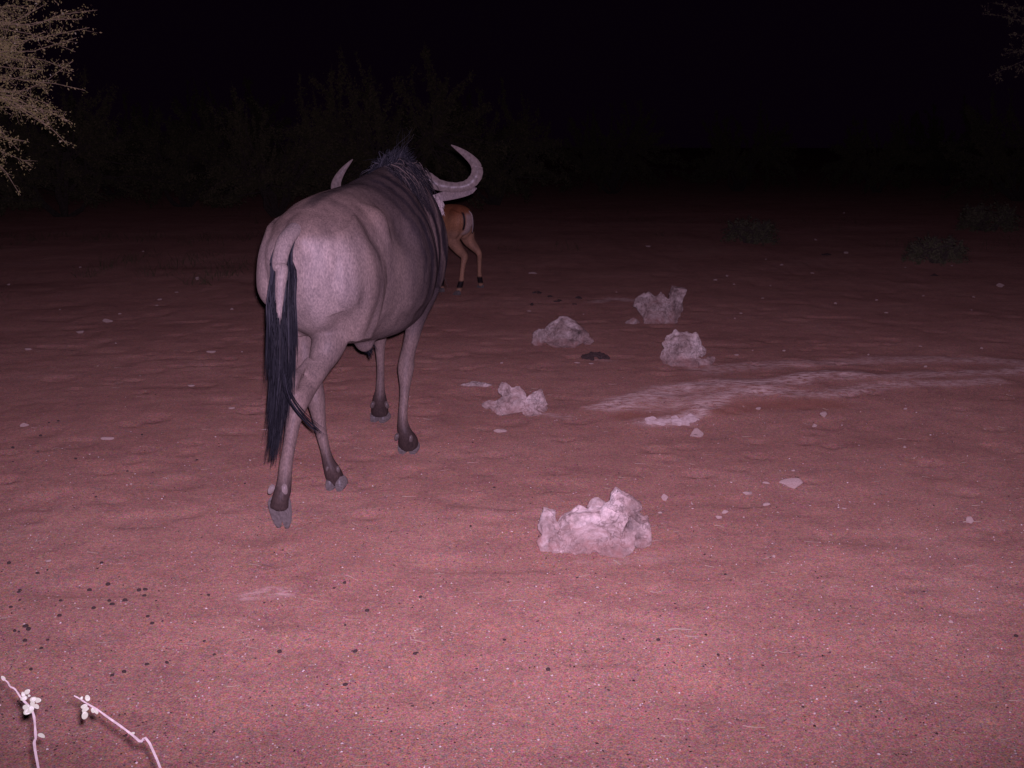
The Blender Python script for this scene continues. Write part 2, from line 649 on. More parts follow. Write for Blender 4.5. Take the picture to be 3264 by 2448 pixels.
def ground_height(P):
    """P (n,2)"""
    P3 = np.concatenate([P, np.zeros((len(P), 1))], 1)
    d = np.linalg.norm(P, axis=1)
    near = 1 - sstep(14, 40, d)
    h = 0.030 * fbm(P3 * 0.55, 3, 3) * near
    h += 0.0070 * fbm(P3 * np.array([2.6, 2.3, 1]), 4, 11) * near
    h += 0.0035 * fbm(P3 * np.array([11, 9, 1]), 3, 21) * near
    for hx, hy, hr, ha in HOOFMARKS:
        m_ = (np.abs(P[:, 0] - hx) < 0.2) & (np.abs(P[:, 1] - hy) < 0.2)
        if m_.any():
            q = P[m_] - (hx, hy)
            a, b = q[:, 0] * math.cos(ha) + q[:, 1] * math.sin(ha), -q[:, 0] * math.sin(ha) + q[:, 1] * math.cos(ha)
            r_ = np.sqrt((np.abs(a) - 0.021) ** 2 / 0.020 ** 2 + b ** 2 / 0.055 ** 2) / hr
            h[m_] += -0.009 * np.exp(-r_ ** 4) + 0.003 * np.exp(-((r_ - 1.5) / 0.35) ** 2)
    # trodden dents
    c = vnoise(P3 * 4.3, 31)
    h -= 0.010 * sstep(0.45, 0.8, c) * near
    h += 1.2 * fbm(P3 * 0.012, 3, 41) * sstep(35, 160, d)
    for line, w, s in SALT[:6]:
        dist, _ = poly_dist(P, line)
        h += 0.014 * s * np.exp(-(dist / (w * 1.2)) ** 2)
    return h


def axis(fine0, fine1, step, lo, hi, grow):
    a = list(np.arange(fine0, fine1 + step / 2, step))
    s = step
    x = fine0
    left = []
    while x > lo:
        s *= grow
        x -= s
        left.append(x)
    s, x, right = step, fine1, []
    while x < hi:
        s *= grow
        x += s
        right.append(x)
    return np.array(left[::-1] + a + right)


xs = axis(-3.6, 4.2, 0.026, -1500, 1500, 1.075)
ys = axis(2.0, 9.5, 0.026, -60, 2600, 1.045)
GX, GY = np.meshgrid(xs, ys)
G2 = np.stack([GX.ravel(), GY.ravel()], 1)
GH = ground_height(G2)
nx, ny = len(xs), len(ys)
ii = (np.arange(ny - 1)[:, None] * nx + np.arange(nx - 1)[None]).ravel()
me = build_mesh('ground', np.concatenate([G2, GH[:, None]], 1), [np.stack([ii, ii + 1, ii + nx + 1, ii + nx], 1)], True)
salt_v = np.zeros(len(G2))
dark_sand_v = np.zeros(len(G2))
P3 = np.concatenate([G2, np.zeros((len(G2), 1))], 1)
edge = fbm(P3 * np.array([5, 9, 1]), 4, 51)
for line, w, s in SALT:
    dist, al = poly_dist(G2, line)
    ww = w * (1 + 0.55 * edge)
    salt_v = np.maximum(salt_v, s * (1 - sstep(0.25, 1.15, dist / np.maximum(ww, 0.01))))
for line, w, s in DARK_SAND:
    dist, al = poly_dist(G2, line)
    dark_sand_v = np.maximum(dark_sand_v, s * (1 - sstep(0.2, 1.2, dist / (w * (1 + 0.5 * edge)))))
set_float(me, 'salt', salt_v)
set_float(me, 'dark_sand', dark_sand_v * (1 - np.clip(salt_v, 0, 1)))
ground = tag(put('ground', me, M['sand']), kind='structure')


def gz(x, y):
    return float(ground_height(np.array([[x, y]]))[0])


def gpoint(u, v):
    p = on_ground(u, v)
    for _ in range(3):
        p = on_ground(u, v, gz(p[0], p[1]))
    return p


# ---------------------------------------------------------------- limb tool shared by the animals
def limb(fr, rows, per=4, seg=16):
    """rows (photo x, photo y, distance Y, half width in photo px, depth/width ratio) -> closed tube in the frame"""
    C, rw, rd = [], [], []
    for u, v, Y, hw, k in rows:
        p = at_y(u, v, Y)
        C.append(p)
        r = hw / px_per_m(p)
        rw.append(r)
        rd.append(r * k)
    A = catmull(np.concatenate([np.array(C), np.array(rw)[:, None], np.array(rd)[:, None]], 1), per)
    P = A[:, :3]
    view = unit(P - CAM)
    T = unit(np.gradient(P, axis=0))
    side = np.cross(T, view)
    V, Fs = tube(P, np.maximum(A[:, 3], 0.003), np.maximum(A[:, 4], 0.003), side, seg)
    return fr.loc(V), Fs


def body_loft(rows, seg=40, per=6):
    """rows (x, y centre, z top, z bottom, half width, z of widest, top pinch)"""
    A = catmull(np.array(rows, float), per)
    th = np.linspace(0, 2 * math.pi, seg, endpoint=False)
    R = []
    for x, yc, zt, zb, w, zw, e in A:
        c, s = np.cos(th), np.sin(th)
        ex = np.where(s > 0, e, 0.9)
        y = yc + w * np.sign(c) * np.abs(c) ** ex
        z = np.where(s > 0, zw + (zt - zw) * s, zw + (zw - zb) * s)
        R.append(np.stack([np.full(seg, x), y, z], 1))
    return rings_to_mesh(np.array(R))


def local_tube(pts, ra, rb=None, side=None, seg=18, per=5):
    n = len(pts)
    ra = np.broadcast_to(np.asarray(ra, float), (n,))
    rb = ra if rb is None else np.broadcast_to(np.asarray(rb, float), (n,))
    A = catmull(np.concatenate([np.array(pts, float), ra[:, None], rb[:, None]], 1), per)
    return tube(A[:, :3], np.maximum(A[:, 3], 0.002), np.maximum(A[:, 4], 0.002), side, seg)


def hoof_mesh(name, length, width, height, gap=0.12):
    """two toes pointing along +x, soles on z=0, origin at the middle of the heel line"""
    parts = []
    for s in (-1, 1):
        rows = []
        for x, w, h, lean in ((-0.30, 0.62, 0.62, 0.0), (-0.20, 0.90, 0.95, 0.0), (0.0, 1.0, 1.0, 0.0), (0.30, 0.95, 0.82, 0.02),
                              (0.55, 0.74, 0.55, 0.05), (0.70, 0.40, 0.26, 0.10)):
            yc = s * width * (0.225 - lean * 0.5)
            hw = w * width * 0.235
            ring = []
            for a in np.linspace(0, 2 * math.pi, 14, endpoint=False):
                c, sn = math.cos(a), math.sin(a)
                z = max(0.0, 0.5 + 0.62 * sn) * h * height
                taper = 1.0 - 0.22 * min(1, z / height)
                ring.append((x * length, yc + c * hw * taper, z))
            rows.append(ring)
        parts.append(rings_to_mesh(np.array(rows)))
    V, Fs = join_parts(parts)
    return build_mesh(name, V, Fs, True)


# ---------------------------------------------------------------- the wildebeest
AZ = math.radians(15.0)
W_T = (-0.815, 4.25, 0.0)
wf = Frame(W_T, math.pi / 2 - AZ)
wild = empty('wildebeest', W_T, wf.rz)
tag(wild, 'large grey-brown wildebeest walking away, horns showing beyond its dark mane', 'wildebeest')

torso = body_loft([
    # x, yc, top, bottom, half width, widest z, pinch
    (0.022, 0.0, 1.085, 0.88, 0.075, 0.99, 1.0),
    (0.06, 0.0, 1.130, 0.80, 0.135, 0.98, 0.95),
    (0.15, 0.0, 1.180, 0.70, 0.185, 0.97, 0.92),
    (0.30, 0.0, 1.222, 0.64, 0.212, 0.95, 0.95),
    (0.48, 0.0, 1.240, 0.605, 0.240, 0.92, 1.02),
    (0.68, 0.0, 1.262, 0.585, 0.284, 0.88, 1.12),
    (0.88, 0.01, 1.296, 0.580, 0.278, 0.88, 1.3),
    (1.06, 0.015, 1.325, 0.605, 0.236, 0.92, 1.5),
    (1.22, 0.02, 1.328, 0.650, 0.200, 0.96, 1.5),
    (1.38, 0.03, 1.285, 0.700, 0.160, 0.98, 1.4),
    (1.50, 0.04, 1.235, 0.770, 0.115, 1.00, 1.3),
    (1.58, 0.05, 1.180, 0.860, 0.065, 1.02, 1.0)])
bits = [torso]
# haunches, flank edge raised over the belly
for s in (-1, 1):
    bits.append(local_tube([(0.20, 0.095 * s, 1.11), (0.24, 0.125 * s, 1.00), (0.275, 0.135 * s, 0.88), (0.295, 0.132 * s, 0.76), (0.30, 0.12 * s, 0.66)],
                           [0.12, 0.180, 0.200, 0.130, 0.08], [0.075, 0.102, 0.108, 0.088, 0.065], (1, 0, 0)))
    # hip point and pin bone
    bits.append(local_tube([(0.36, 0.07 * s, 1.14), (0.42, 0.12 * s, 1.08), (0.46, 0.15 * s, 1.00), (0.48, 0.16 * s, 0.92)], [0.07, 0.085, 0.08, 0.06]))
    bits.append(local_tube([(0.075, 0.062 * s, 1.03), (0.115, 0.082 * s, 0.93), (0.17, 0.095 * s, 0.80)], [0.05, 0.074, 0.074]))
    # shoulder blade and upper arm
    bits.append(local_tube([(1.08, 0.075 * s + .02, 1.27), (1.14, 0.135 * s + .02, 1.12), (1.20, 0.155 * s + .02, 0.96), (1.18, 0.150 * s + .02, 0.82), (1.12, 0.13 * s + .02, 0.72)],
                           [0.07, 0.125, 0.140, 0.115, 0.08], [0.045, 0.060, 0.065, 0.06, 0.05], (1, 0, 0)))
bits.append(local_tube([(0.26, 0.0, 1.150), (0.12, 0.0, 1.110), (0.045, 0.0, 1.075), (0.012, 0.0, 1.045)], [0.05, 0.055, 0.045, 0.030], None, (0, 1, 0)))
# neck and head
bits.append(local_tube([(1.20, 0.02, 1.08), (1.42, 0.06, 1.10), (1.60, 0.12, 1.12), (1.76, 0.17, 1.14)], [0.21, 0.185, 0.155, 0.12], [0.12, 0.10, 0.085, 0.075], (0, 0, 1)))
bits.append(local_tube([(1.70, 0.165, 1.215), (1.80, 0.175, 1.16), (1.90, 0.185, 1.02), (1.99, 0.195, 0.88), (2.05, 0.20, 0.76), (2.06, 0.20, 0.72)],
                       [0.070, 0.100, 0.095, 0.078, 0.075, 0.05], [0.07, 0.085, 0.078, 0.066, 0.078, 0.05], (1, 0, 0.6)))
# sheath under the belly
bits.append(local_tube([(0.62, -0.02, 0.62), (0.64, -0.02, 0.575), (0.66, -0.02, 0.555)], [0.05, 0.04, 0.018]))
# legs, read off the photograph
RH = [(1040, 800, 4.60, 50, 0.8), (1050, 880, 4.53, 105, 0.8), (1062, 950, 4.50, 100, 0.9), (1067, 1000, 4.49, 90, 1.0), (1061, 1052, 4.49, 69, 1.1), (1042, 1108, 4.44, 54, 1.2),
      (1022, 1156, 4.39, 40, 1.1), (1004, 1196, 4.32, 32, 1.0), (980, 1234, 4.275, 32, 1.0), (952, 1282, 4.21, 33, 1.15),
      (937, 1330, 4.18, 26, 1.25), (926, 1395, 4.145, 22, 1.25), (912, 1477, 4.10, 21, 1.2), (907, 1530, 4.075, 23, 1.2),
      (901, 1566, 4.06, 27, 1.1), (893, 1592, 4.05, 28, 1.0), (889, 1618, 4.06, 33, 0.9)]
HOCK_R = [(985, 1145, 4.34, 11, 1.0), (955, 1186, 4.25, 14, 1.0), (930, 1217, 4.185, 24, 1.0), (930, 1252, 4.20, 19, 1.0), (925, 1300, 4.18, 13, 1.0)]
LH = [(960, 800, 4.72, 40, 0.9), (960, 880, 4.68, 85, 0.9), (958, 960, 4.68, 78, 1.0), (958, 1020, 4.70, 62, 1.0), (964, 1080, 4.71, 50, 1.1), (975, 1150, 4.69, 42, 1.15), (990, 1210, 4.66, 38, 1.1),
      (1004, 1262, 4.63, 33, 1.1), (1014, 1315, 4.625, 25, 1.2), (1022, 1370, 4.62, 19, 1.25), (1037, 1434, 4.61, 17, 1.25), (1047, 1472, 4.60, 21, 1.1),
      (1057, 1496, 4.60, 27, 1.0), (1066, 1518, 4.615, 30, 1.0), (1070, 1532, 4.63, 31, 0.9)]
RF = [(1368, 900, 5.22, 45, 1.1), (1350, 950, 5.22, 40, 1.2), (1331, 1000, 5.22, 32, 1.2), (1312, 1080, 5.22, 25, 1.1), (1299, 1135, 5.22, 25, 1.0), (1294, 1172, 5.22, 28, 0.95),
      (1292, 1205, 5.21, 23, 1.0), (1290, 1240, 5.20, 18, 1.15), (1284, 1325, 5.17, 16, 1.2), (1286, 1360, 5.16, 21, 1.1), (1293, 1384, 5.16, 26, 1.0),
      (1300, 1404, 5.18, 33, 0.9), (1302, 1418, 5.20, 34, 0.9)]
LF = [(1195, 920, 5.62, 60, 1.0), (1203, 980, 5.68, 45, 1.0), (1208, 1042, 5.76, 29, 1.05), (1210, 1066, 5.78, 26, 1.0), (1211, 1104, 5.79, 18, 1.1), (1213, 1170, 5.80, 13, 1.2),
      (1212, 1235, 5.80, 14, 1.15), (1210, 1268, 5.80, 22, 1.0), (1210, 1292, 5.81, 26, 0.9), (1210, 1318, 5.83, 30, 0.9)]
for rows in (RH, HOCK_R, LH, RF, LF):
    bits.append(limb(wf, rows))
# pins that keep the left foreleg joined to the chest
bits.append(local_tube([(1.22, 0.20, 0.86), (1.32, 0.19, 0.72), (1.40, 0.17, 0.60)], [0.10, 0.08, 0.05]))
me = fuse('body', bits, 0.0085, 5, 0.5)
V = coords(me)
Nn = normals(me)
D = 0.004 * fbm(V * np.array([7, 7, 5]), 3, 61)[:, None] * Nn
# faint rib and skin folds on the flank
ribs = np.sin(V[:, 0] * 46 + 3 * fbm(V * 3, 2, 5)) * sstep(0.62, 0.8, V[:, 0]) * (1 - sstep(1.0, 1.15, V[:, 0])) * sstep(0.66, 0.8, V[:, 2]) * (1 - sstep(1.0, 1.15, V[:, 2]))
D += 0.0022 * ribs[:, None] * Nn
D += 0.0055 * (fbm(V * np.array([9, 9, 2.2]), 3, 67) * sstep(0.5, 0.7, V[:, 2]))[:, None] * Nn
# hollow of the flank before the hip bone, the hip bone itself, grooves down the thigh
def dent(px_, pz_, wx_, wz_, depth):
    return -depth * np.exp(-((V[:, 0] - px_) / wx_) ** 2 - ((V[:, 2] - pz_) / wz_) ** 2) * sstep(0.06, 0.13, np.abs(V[:, 1]))


relief = dent(0.59, 1.05, 0.08, 0.09, 0.026) + dent(0.43, 1.13, 0.05, 0.05, -0.016) + dent(0.17, 0.80, 0.03, 0.16, 0.012) + dent(0.27, 0.72, 0.028, 0.13, 0.010)
relief += dent(0.30, 1.06, 0.07, 0.05, 0.012) + dent(1.02, 0.98, 0.035, 0.20, 0.014) + dent(0.78, 0.70, 0.16, 0.03, 0.010)
D += relief[:, None] * Nn
displace(me, D)
V = coords(me)
x, y, z = V[:, 0], V[:, 1], V[:, 2]
nz = fbm(V * np.array([14, 9, 3.0]), 4, 71)
C = np.tile(np.array([0.150, 0.117, 0.102]), (len(V), 1))
C = mix(C, [0.145, 0.106, 0.088], 0.8 * sstep(1.02, 1.16, z + 0.03 * nz) * (1 - sstep(0.75, 0.95, x)))
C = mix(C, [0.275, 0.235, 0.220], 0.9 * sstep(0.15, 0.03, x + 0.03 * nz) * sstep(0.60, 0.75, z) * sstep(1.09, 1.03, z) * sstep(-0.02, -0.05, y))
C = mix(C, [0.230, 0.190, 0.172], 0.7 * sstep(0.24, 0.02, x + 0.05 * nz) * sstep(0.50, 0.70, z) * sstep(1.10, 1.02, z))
front = sstep(0.40, 0.78, x + 0.10 * nz - 0.25 * (0.9 - z)) * sstep(0.50, 0.62, z)
C = mix(C, [0.052, 0.041, 0.041], 0.88 * front)
hairs = fbm(V * np.array([42, 42, 5.0]), 3, 83)
wav = x * 58 + 3.6 * fbm(V * np.array([2.5, 2.5, 5]), 3, 81) + 3.0 * (z - 1.0)
stripe = sstep(0.0, 0.7, np.sin(wav) + 1.3 * hairs)
C = mix(C, [0.022, 0.019, 0.024], 0.85 * stripe * sstep(0.52, 0.85, x) * (1 - sstep(1.55, 1.7, x)) * sstep(0.66, 0.88, z))
pale = sstep(0.45, 0.95, np.sin(wav + 2.6) + 1.2 * fbm(V * np.array([60, 60, 5.0]), 2, 87))
C = mix(C, [0.150, 0.115, 0.100], 0.65 * pale * sstep(0.75, 1.0, x) * (1 - sstep(1.5, 1.6, x)) * sstep(0.62, 0.8, z))
C = mix(C, [0.045, 0.036, 0.034], 0.85 * sstep(0.045, 0.012, np.abs(y)) * sstep(1.08, 1.13, z) * (1 - sstep(1.1, 1.2, x)) * sstep(0.10, 0.22, x))
C = mix(C, [0.110, 0.088, 0.085], 0.6 * sstep(0.70, 0.60, z) * sstep(0.45, 0.62, x) * sstep(0.53, 0.57, z) * (1 - sstep(1.12, 1.2, x)))
C = mix(C, [0.035, 0.028, 0.028], sstep(1.66, 1.78, x))
low = (1 - sstep(0.46, 0.66, z))
C = mix(C, [0.160, 0.120, 0.104], 0.85 * low)
C = mix(C, [0.050, 0.035, 0.031], 0.92 * (1 - sstep(0.12, 0.22, z + 0.03 * nz - 0.04 * sstep(0.1, -0.05, x))))
C *= (1 + 0.16 * nz + 0.16 * hairs * sstep(0.4, 0.6, z))[:, None] * np.array([1.0, 0.955, 0.92])
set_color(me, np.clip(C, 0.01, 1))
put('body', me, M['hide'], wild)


def hoof_at(fr, parent, px, py, Y, heading, width, length, height, pitch=0.0, z=None):
    w = at_y(px, py, Y)
    if z is not None:
        w[2] = z
    h = put('hoof', hoof_mesh('hoof', length, width, height), M['hoof'], parent)
    h.location = fr.loc(w)
    h.rotation_euler = (0, pitch, heading)
    return h


def dewclaws(fr, parent, spots, r, mat='dewclaw'):
    for u, v, Y, ang in spots:
        p = fr.loc(at_y(u, v, Y))
        V_, F_ = tube(np.array([[0, 0, 0.010], [0, 0, 0.0], [0.004, 0, -0.018], [0.010, 0, -0.030], [0.013, 0, -0.034]]) * (r / 0.012),
                      np.array([0.5, 1.0, 1.05, 0.75, 0.25]) * r, None, (1, 0, 0), 10)
        d = put('dewclaw', build_mesh('dewclaw', V_, F_, True), M[mat], parent)
        d.location = p
        d.rotation_euler = (ang, 0.25, 0)


g = gpoint(1071, 1553)
hoof_at(wf, wild, 1071, 1545, g[1] - 0.02, 0.12, 0.092, 0.115, 0.058, 0.0, gz(g[0], g[1]))
g = gpoint(1302, 1438)
hoof_at(wf, wild, 1302, 1430, g[1] - 0.02, 0.12, 0.112, 0.12, 0.060, 0.0, gz(g[0], g[1]))
g = gpoint(1210, 1340)
hoof_at(wf, wild, 1210, 1332, g[1] - 0.02, 0.0, 0.106, 0.12, 0.060, 0.0, gz(g[0], g[1]))
# trailing hind hoof stands on its toe tips, heels up
hr = hoof_at(wf, wild, 885, 1628, 4.055, 0.05, 0.092, 0.125, 0.058, math.radians(66))
dewclaws(wf, wild, [(868, 1552, 4.025, 0.5), (906, 1550, 4.035, -0.1)], 0.0105, 'pale_dewclaw')
dewclaws(wf, wild, [(1045, 1488, 4.575, 0.2), (1076, 1490, 4.575, -0.2)], 0.007)
dewclaws(wf, wild, [(1266, 1386, 5.135, 0.25), (1308, 1390, 5.14, -0.1)], 0.0095)
dewclaws(wf, wild, [(1189, 1284, 5.775, 0.3), (1231, 1284, 5.775, -0.3)], 0.010)


# horns follow the outline of the photograph
def horn(rows, ridges=18):
    P_, R_ = [], []
    for u, v, Y, hw in rows:
        p = at_y(u, v, Y)
        P_.append(wf.loc(p))
        R_.append(hw / px_per_m(p))
    A = catmull(np.concatenate([np.array(P_), np.array(R_)[:, None]], 1), 9)
    s = np.linspace(0, 1, len(A))
    rad = A[:, 3] * (1 + 0.035 * np.sin(s * ridges * 2 * math.pi) * (1 - sstep(0.4, 0.7, s)))
    V_, F_ = tube(A[:, :3], np.maximum(rad, 0.0012), None, (0.2, 0.3, 0.9), 20)
    m_ = build_mesh('horn', V_, F_, True)
    return put('horn', m_, M['horn'], wild)


horn([(1300, 566, 5.98, 22), (1338, 562, 5.97, 23), (1367, 573, 5.96, 22), (1400, 590, 5.95, 18), (1450, 597, 5.94, 15.5), (1490, 590, 5.94, 17), (1514, 568, 5.95, 18.5),
      (1521, 545, 5.96, 18.5), (1513, 520, 5.97, 15.5), (1487, 494, 5.98, 11.5), (1458, 474, 5.99, 6.5), (1438, 462, 6.0, 1.5)])
horn([(1300, 572, 5.99, 22), (1262, 580, 6.00, 23), (1232, 596, 6.01, 22), (1190, 622, 6.03, 18), (1140, 640, 6.05, 16), (1100, 637, 6.06, 17), (1077, 616, 6.07, 17.5),
      (1071, 592, 6.08, 16), (1078, 568, 6.09, 13), (1094, 542, 6.10, 9), (1112, 521, 6.11, 5), (1124, 508, 6.12, 1.5)])
# bosses over the forehead
V_, F_ = local_tube(wf.loc(np.array([at_y(u, v, Y) for u, v, Y in ((1350, 566, 5.965), (1325, 562, 5.96), (1299, 565, 5.965), (1272, 573, 5.98), (1246, 588, 6.0))])),
                    [0.030, 0.040, 0.036, 0.040, 0.030], None, (0, 0, 1), 18)
put('horn_boss', build_mesh('horn_boss', V_, F_, True), M['horn'], wild)


# ears: a cupped leaf
def ear(base, tip, width, up, mat, parent, fr, world=True, name='ear'):
    b = fr.loc(base) if world else np.asarray(base)
    t = fr.loc(tip) if world else np.asarray(tip)
    ax = unit(t - b)
    L = np.linalg.norm(t - b)
    upv = np.asarray(up, float)
    upv = unit(upv - ax * (upv @ ax))
    nrm_ = np.cross(ax, upv)
    rows = []
    for s in np.linspace(0, 1, 12):
        w = width * (0.42 + 1.1 * s) * math.sqrt(max(0.0, 1 - s ** 2.3)) * 0.62 + 0.002
        ring = []
        for a in np.linspace(0, 2 * math.pi, 20, endpoint=False):
            c, sn = math.cos(a), math.sin(a)
            off = 0.40 * w * (c * c) - 0.05 * w
            ring.append(b + ax * L * s + upv * w * c + nrm_ * (off + 0.0045 * sn * (1 + 2 * (1 - s))))
        rows.append(ring)
    V_, F_ = rings_to_mesh(np.array(rows))
    m_ = build_mesh(name, V_, F_, True)
    return put(name, m_, mat, parent), m_


e1, em = ear(at_y(1350, 640, 6.03), at_y(1520, 600, 5.97), 0.046, (-0.2, -0.1, 1.0), M['hide'], wild, wf)
cc = coords(em)
tt = (cc - cc[0]) @ unit(cc[-1] - cc[-2])
dd = np.linalg.norm(cc - cc[:20].mean(0), axis=1)
set_color(em, mix(np.tile([0.34, 0.285, 0.26], (len(cc), 1)), [0.135, 0.108, 0.098], sstep(0.06, 0.12, dd)))
e2, em = ear(at_y(1250, 640, 6.03), at_y(1120, 668, 6.06), 0.060, (-0.2, -0.1, 1.0), M['hide'], wild, wf)
set_color(em, np.tile([0.15, 0.12, 0.11], (len(em.vertices), 1)))
# pale cheek tuft below the ear
N = 420
root = wf.loc(np.array([at_y(1385 + 24 * a, 652 + 16 * b, 5.97 - 0.02 * c) for a, b, c in rng.uniform(-1, 1, (N, 3))]))
tipd = wf.dloc(np.array([0.006, -0.006, -0.022])) + rng.normal(0, 0.007, (N, 3))
s_ = np.linspace(0, 1, 5)[None, :, None]
Pth = root[:, None] + s_ * tipd[:, None] + s_ ** 2 * np.array([0, 0, -0.012])
V_, F_ = strands(Pth, np.full(N, 0.0032))
put('cheek_tuft', build_mesh('cheek_tuft', V_, F_, True), mat_islands('pale_tuft', [(0, (0.26, 0.21, 0.19)), (1, (0.42, 0.36, 0.33))]), wild)


# mane: standing crest and long strands falling over the right side of neck and shoulder
def crest(s):
    pts = catmull(np.array([(1.00, 0.015, 1.300), (1.12, 0.02, 1.322), (1.24, 0.025, 1.325), (1.36, 0.035, 1.300), (1.48, 0.065, 1.270), (1.60, 0.115, 1.255), (1.72, 0.16, 1.250)]), 12)
    f_ = np.asarray(s) * (len(pts) - 1)
    i = np.clip(f_.astype(int), 0, len(pts) - 2)
    t = (f_ - i)[:, None]
    return pts[i] * (1 - t) + pts[i + 1] * t


MANE = {}


def mane_part(name, n, s0, s1, dirs, length, droop, r, jitter, K=8, seed=1, mat='mane'):
    rg = np.random.default_rng(seed)
    s = rg.uniform(s0, s1, n)
    root = crest(s) + rg.normal(0, 1, (n, 3)) * np.array([0.012, 0.014, 0.010])
    d = np.asarray(dirs, float) + rg.normal(0, jitter, (n, 3))
    d = unit(d)
    L = (length * rg.uniform(0.55, 1.15, n))[:, None, None]
    t = np.linspace(0, 1, K)[None, :, None]
    P_ = root[:, None] + d[:, None] * L * t + np.asarray(droop)[None, None] * L * t ** 2 + 0.02 * np.sin(t * 5 + rg.uniform(0, 6, (n, 1, 1))) * rg.normal(0, 1, (n, 1, 3)) * t
    V_, F_ = strands(P_, r * rg.uniform(0.7, 1.3, n))
    MANE.setdefault(mat, []).append((V_, F_))


mane_part('mane', 1500, 0.0, 0.34, (0.55, 0.02, 1.0), 0.070, (0.1, -0.12, -0.30), 0.0028, 0.11, 7, 1, 'tailhair')
mane_part('mane', 600, 0.34, 0.95, (0.45, 0.0, 1.0), 0.038, (0.1, -0.20, -0.3), 0.0026, 0.12, 7, 5, 'tailhair')
mane_part('mane', 10, 0.20, 0.28, (0.05, -0.36, 1.0), 0.15, (0.1, -0.05, 0.10), 0.0012, 0.05, 7, 2, 'tailhair')
mane_part('mane', 1000, 0.0, 0.34, (-0.30, -0.62, 0.02), 0.18, (0.0, 0.0, -0.95), 0.0026, 0.10, 9, 3)
mane_part('mane', 350, 0.34, 0.9, (-0.10, -0.45, 0.0), 0.09, (0.0, 0.0, -0.95), 0.0026, 0.10, 9, 6)
mane_part('mane', 600, 0.0, 0.40, (0.10, 0.40, 0.30), 0.085, (0.0, 0.15, -0.9), 0.0028, 0.12, 9, 4, 'tailhair')
for nm, mt_ in (('mane_crest', 'tailhair'), ('mane_fringe', 'mane')):
    V_, F_ = join_parts(MANE[mt_])
    put(nm, build_mesh(nm, V_, F_, True), M[mt_], wild)
# throat beard
n = 420
s = rng.uniform(0, 1, n)
root = np.stack([1.50 + 0.40 * s, 0.06 + 0.08 * s + rng.normal(0, 0.02, n), 0.93 + 0.03 * s + rng.normal(0, 0.02, n)], 1)
t = np.linspace(0, 1, 7)[None, :, None]
L = rng.uniform(0.16, 0.30, n)[:, None, None]
P_ = root[:, None] + (np.array([0.1, 0, -1.0]) + rng.normal(0, 0.12, (n, 3)))[:, None] * L * t
V_, F_ = strands(P_, np.full(n, 0.004))
put('beard', build_mesh('beard', V_, F_, True), M['mane'], wild)

# tail: pale dock with black hair growing from both edges and below
TAIL = catmull(np.array([(0.11, 0.0, 1.118), (0.035, 0.0, 1.100), (-0.042, 0.002, 1.062), (-0.088, 0.006, 0.985)] + [list(wf.loc(at_y(u, v, Y))) for u, v, Y in
                         ((898, 860, 4.15), (893, 920, 4.135), (891, 975, 4.125), (893, 1035, 4.12))]), 8)
sT = np.linspace(0, 1, len(TAIL))
rT = 0.034 * (1 - 0.80 * sT ** 1.7)
V_, F_ = tube(TAIL, rT, rT * 0.75, wf.dloc(np.array([1.0, 0.15, 0.0])), 16)
tail_me = build_mesh('tail', V_, F_, True)
tc_ = coords(tail_me)
set_color(tail_me, np.tile([0.190, 0.152, 0.133], (len(tc_), 1)) * (1 + 0.08 * fbm(tc_ * 20, 3, 5))[:, None])
tail = put('tail', tail_me, M['hide'], wild)


def tail_hair(n, s0, s1, side, spread, l0, l1, seed, r=0.0026):
    rg = np.random.default_rng(seed)
    s = rg.uniform(s0, s1, n)
    f_ = s * (len(TAIL) - 1)
    i = np.clip(f_.astype(int), 0, len(TAIL) - 2)
    t_ = (f_ - i)[:, None]
    c = TAIL[i] * (1 - t_) + TAIL[i + 1] * t_
    rad = 0.034 * (1 - 0.80 * s ** 1.7)
    sv = wf.dloc(np.array([1.0, 0.15, 0.0]))
    bv = wf.dloc(np.array([0.1, 1.0, 0.0]))
    root = c + sv * (side * rad * 0.9)[:, None] + bv * (rad * rg.uniform(0.0, 0.6, n))[:, None]
    L = rg.uniform(l0, l1, n)
    t = np.linspace(0, 1, 10)[None, :, None]
    out_ = sv * (side * spread * rg.uniform(0.3, 1.1, n))[:, None] + bv * rg.normal(0.010, 0.012, n)[:, None]
    tip = np.stack([rg.normal(0, 0.012, n), rg.normal(0, 0.012, n), np.zeros(n)], 1)
    # the whole switch sways a little to the left at its end
    sway = wf.dloc(np.array([-0.035, -0.02, 0.0]))
    bulge = np.sin(np.clip(t * 1.5, 0, 1) * math.pi / 2) * (1 - 0.75 * np.clip(t - 0.45, 0, 1) / 0.55)
    P_ = root[:, None] + np.array([0, 0, -1.0]) * L[:, None, None] * t + out_[:, None] * bulge + tip[:, None] * t
    zt = TAIL[::-1, 2]
    for ax_ in (0, 1):
        P_[:, :, ax_] += np.interp(P_[:, :, 2], zt, TAIL[::-1, ax_]) - c[:, ax_][:, None]
    drop = np.clip((0.80 - P_[:, :, 2:3]) / 0.45, 0, 1.2)
    P_ = P_ + sway * drop ** 2 * 1.0
    return strands(P_, r * rg.uniform(0.7, 1.3, n))


one = lambda n_, v_: np.full(n_, float(v_))
hair = [tail_hair(520, 0.28, 0.80, one(520, -1), 0.010, 0.28, 0.50, 11),
        tail_hair(560, 0.25, 0.80, one(560, 1), 0.013, 0.28, 0.50, 12),
        tail_hair(1500, 0.74, 1.0, rng.uniform(-1, 1, 1500), 0.018, 0.26, 0.49, 13),
        tail_hair(420, 0.80, 1.0, rng.uniform(-0.6, 0.6, 420), 0.020, 0.42, 0.545, 14, 0.0018)]
V_, F_ = join_parts(hair)
put('tail_hair', build_mesh('tail_hair', V_, F_, True), M['tailhair'], tail)
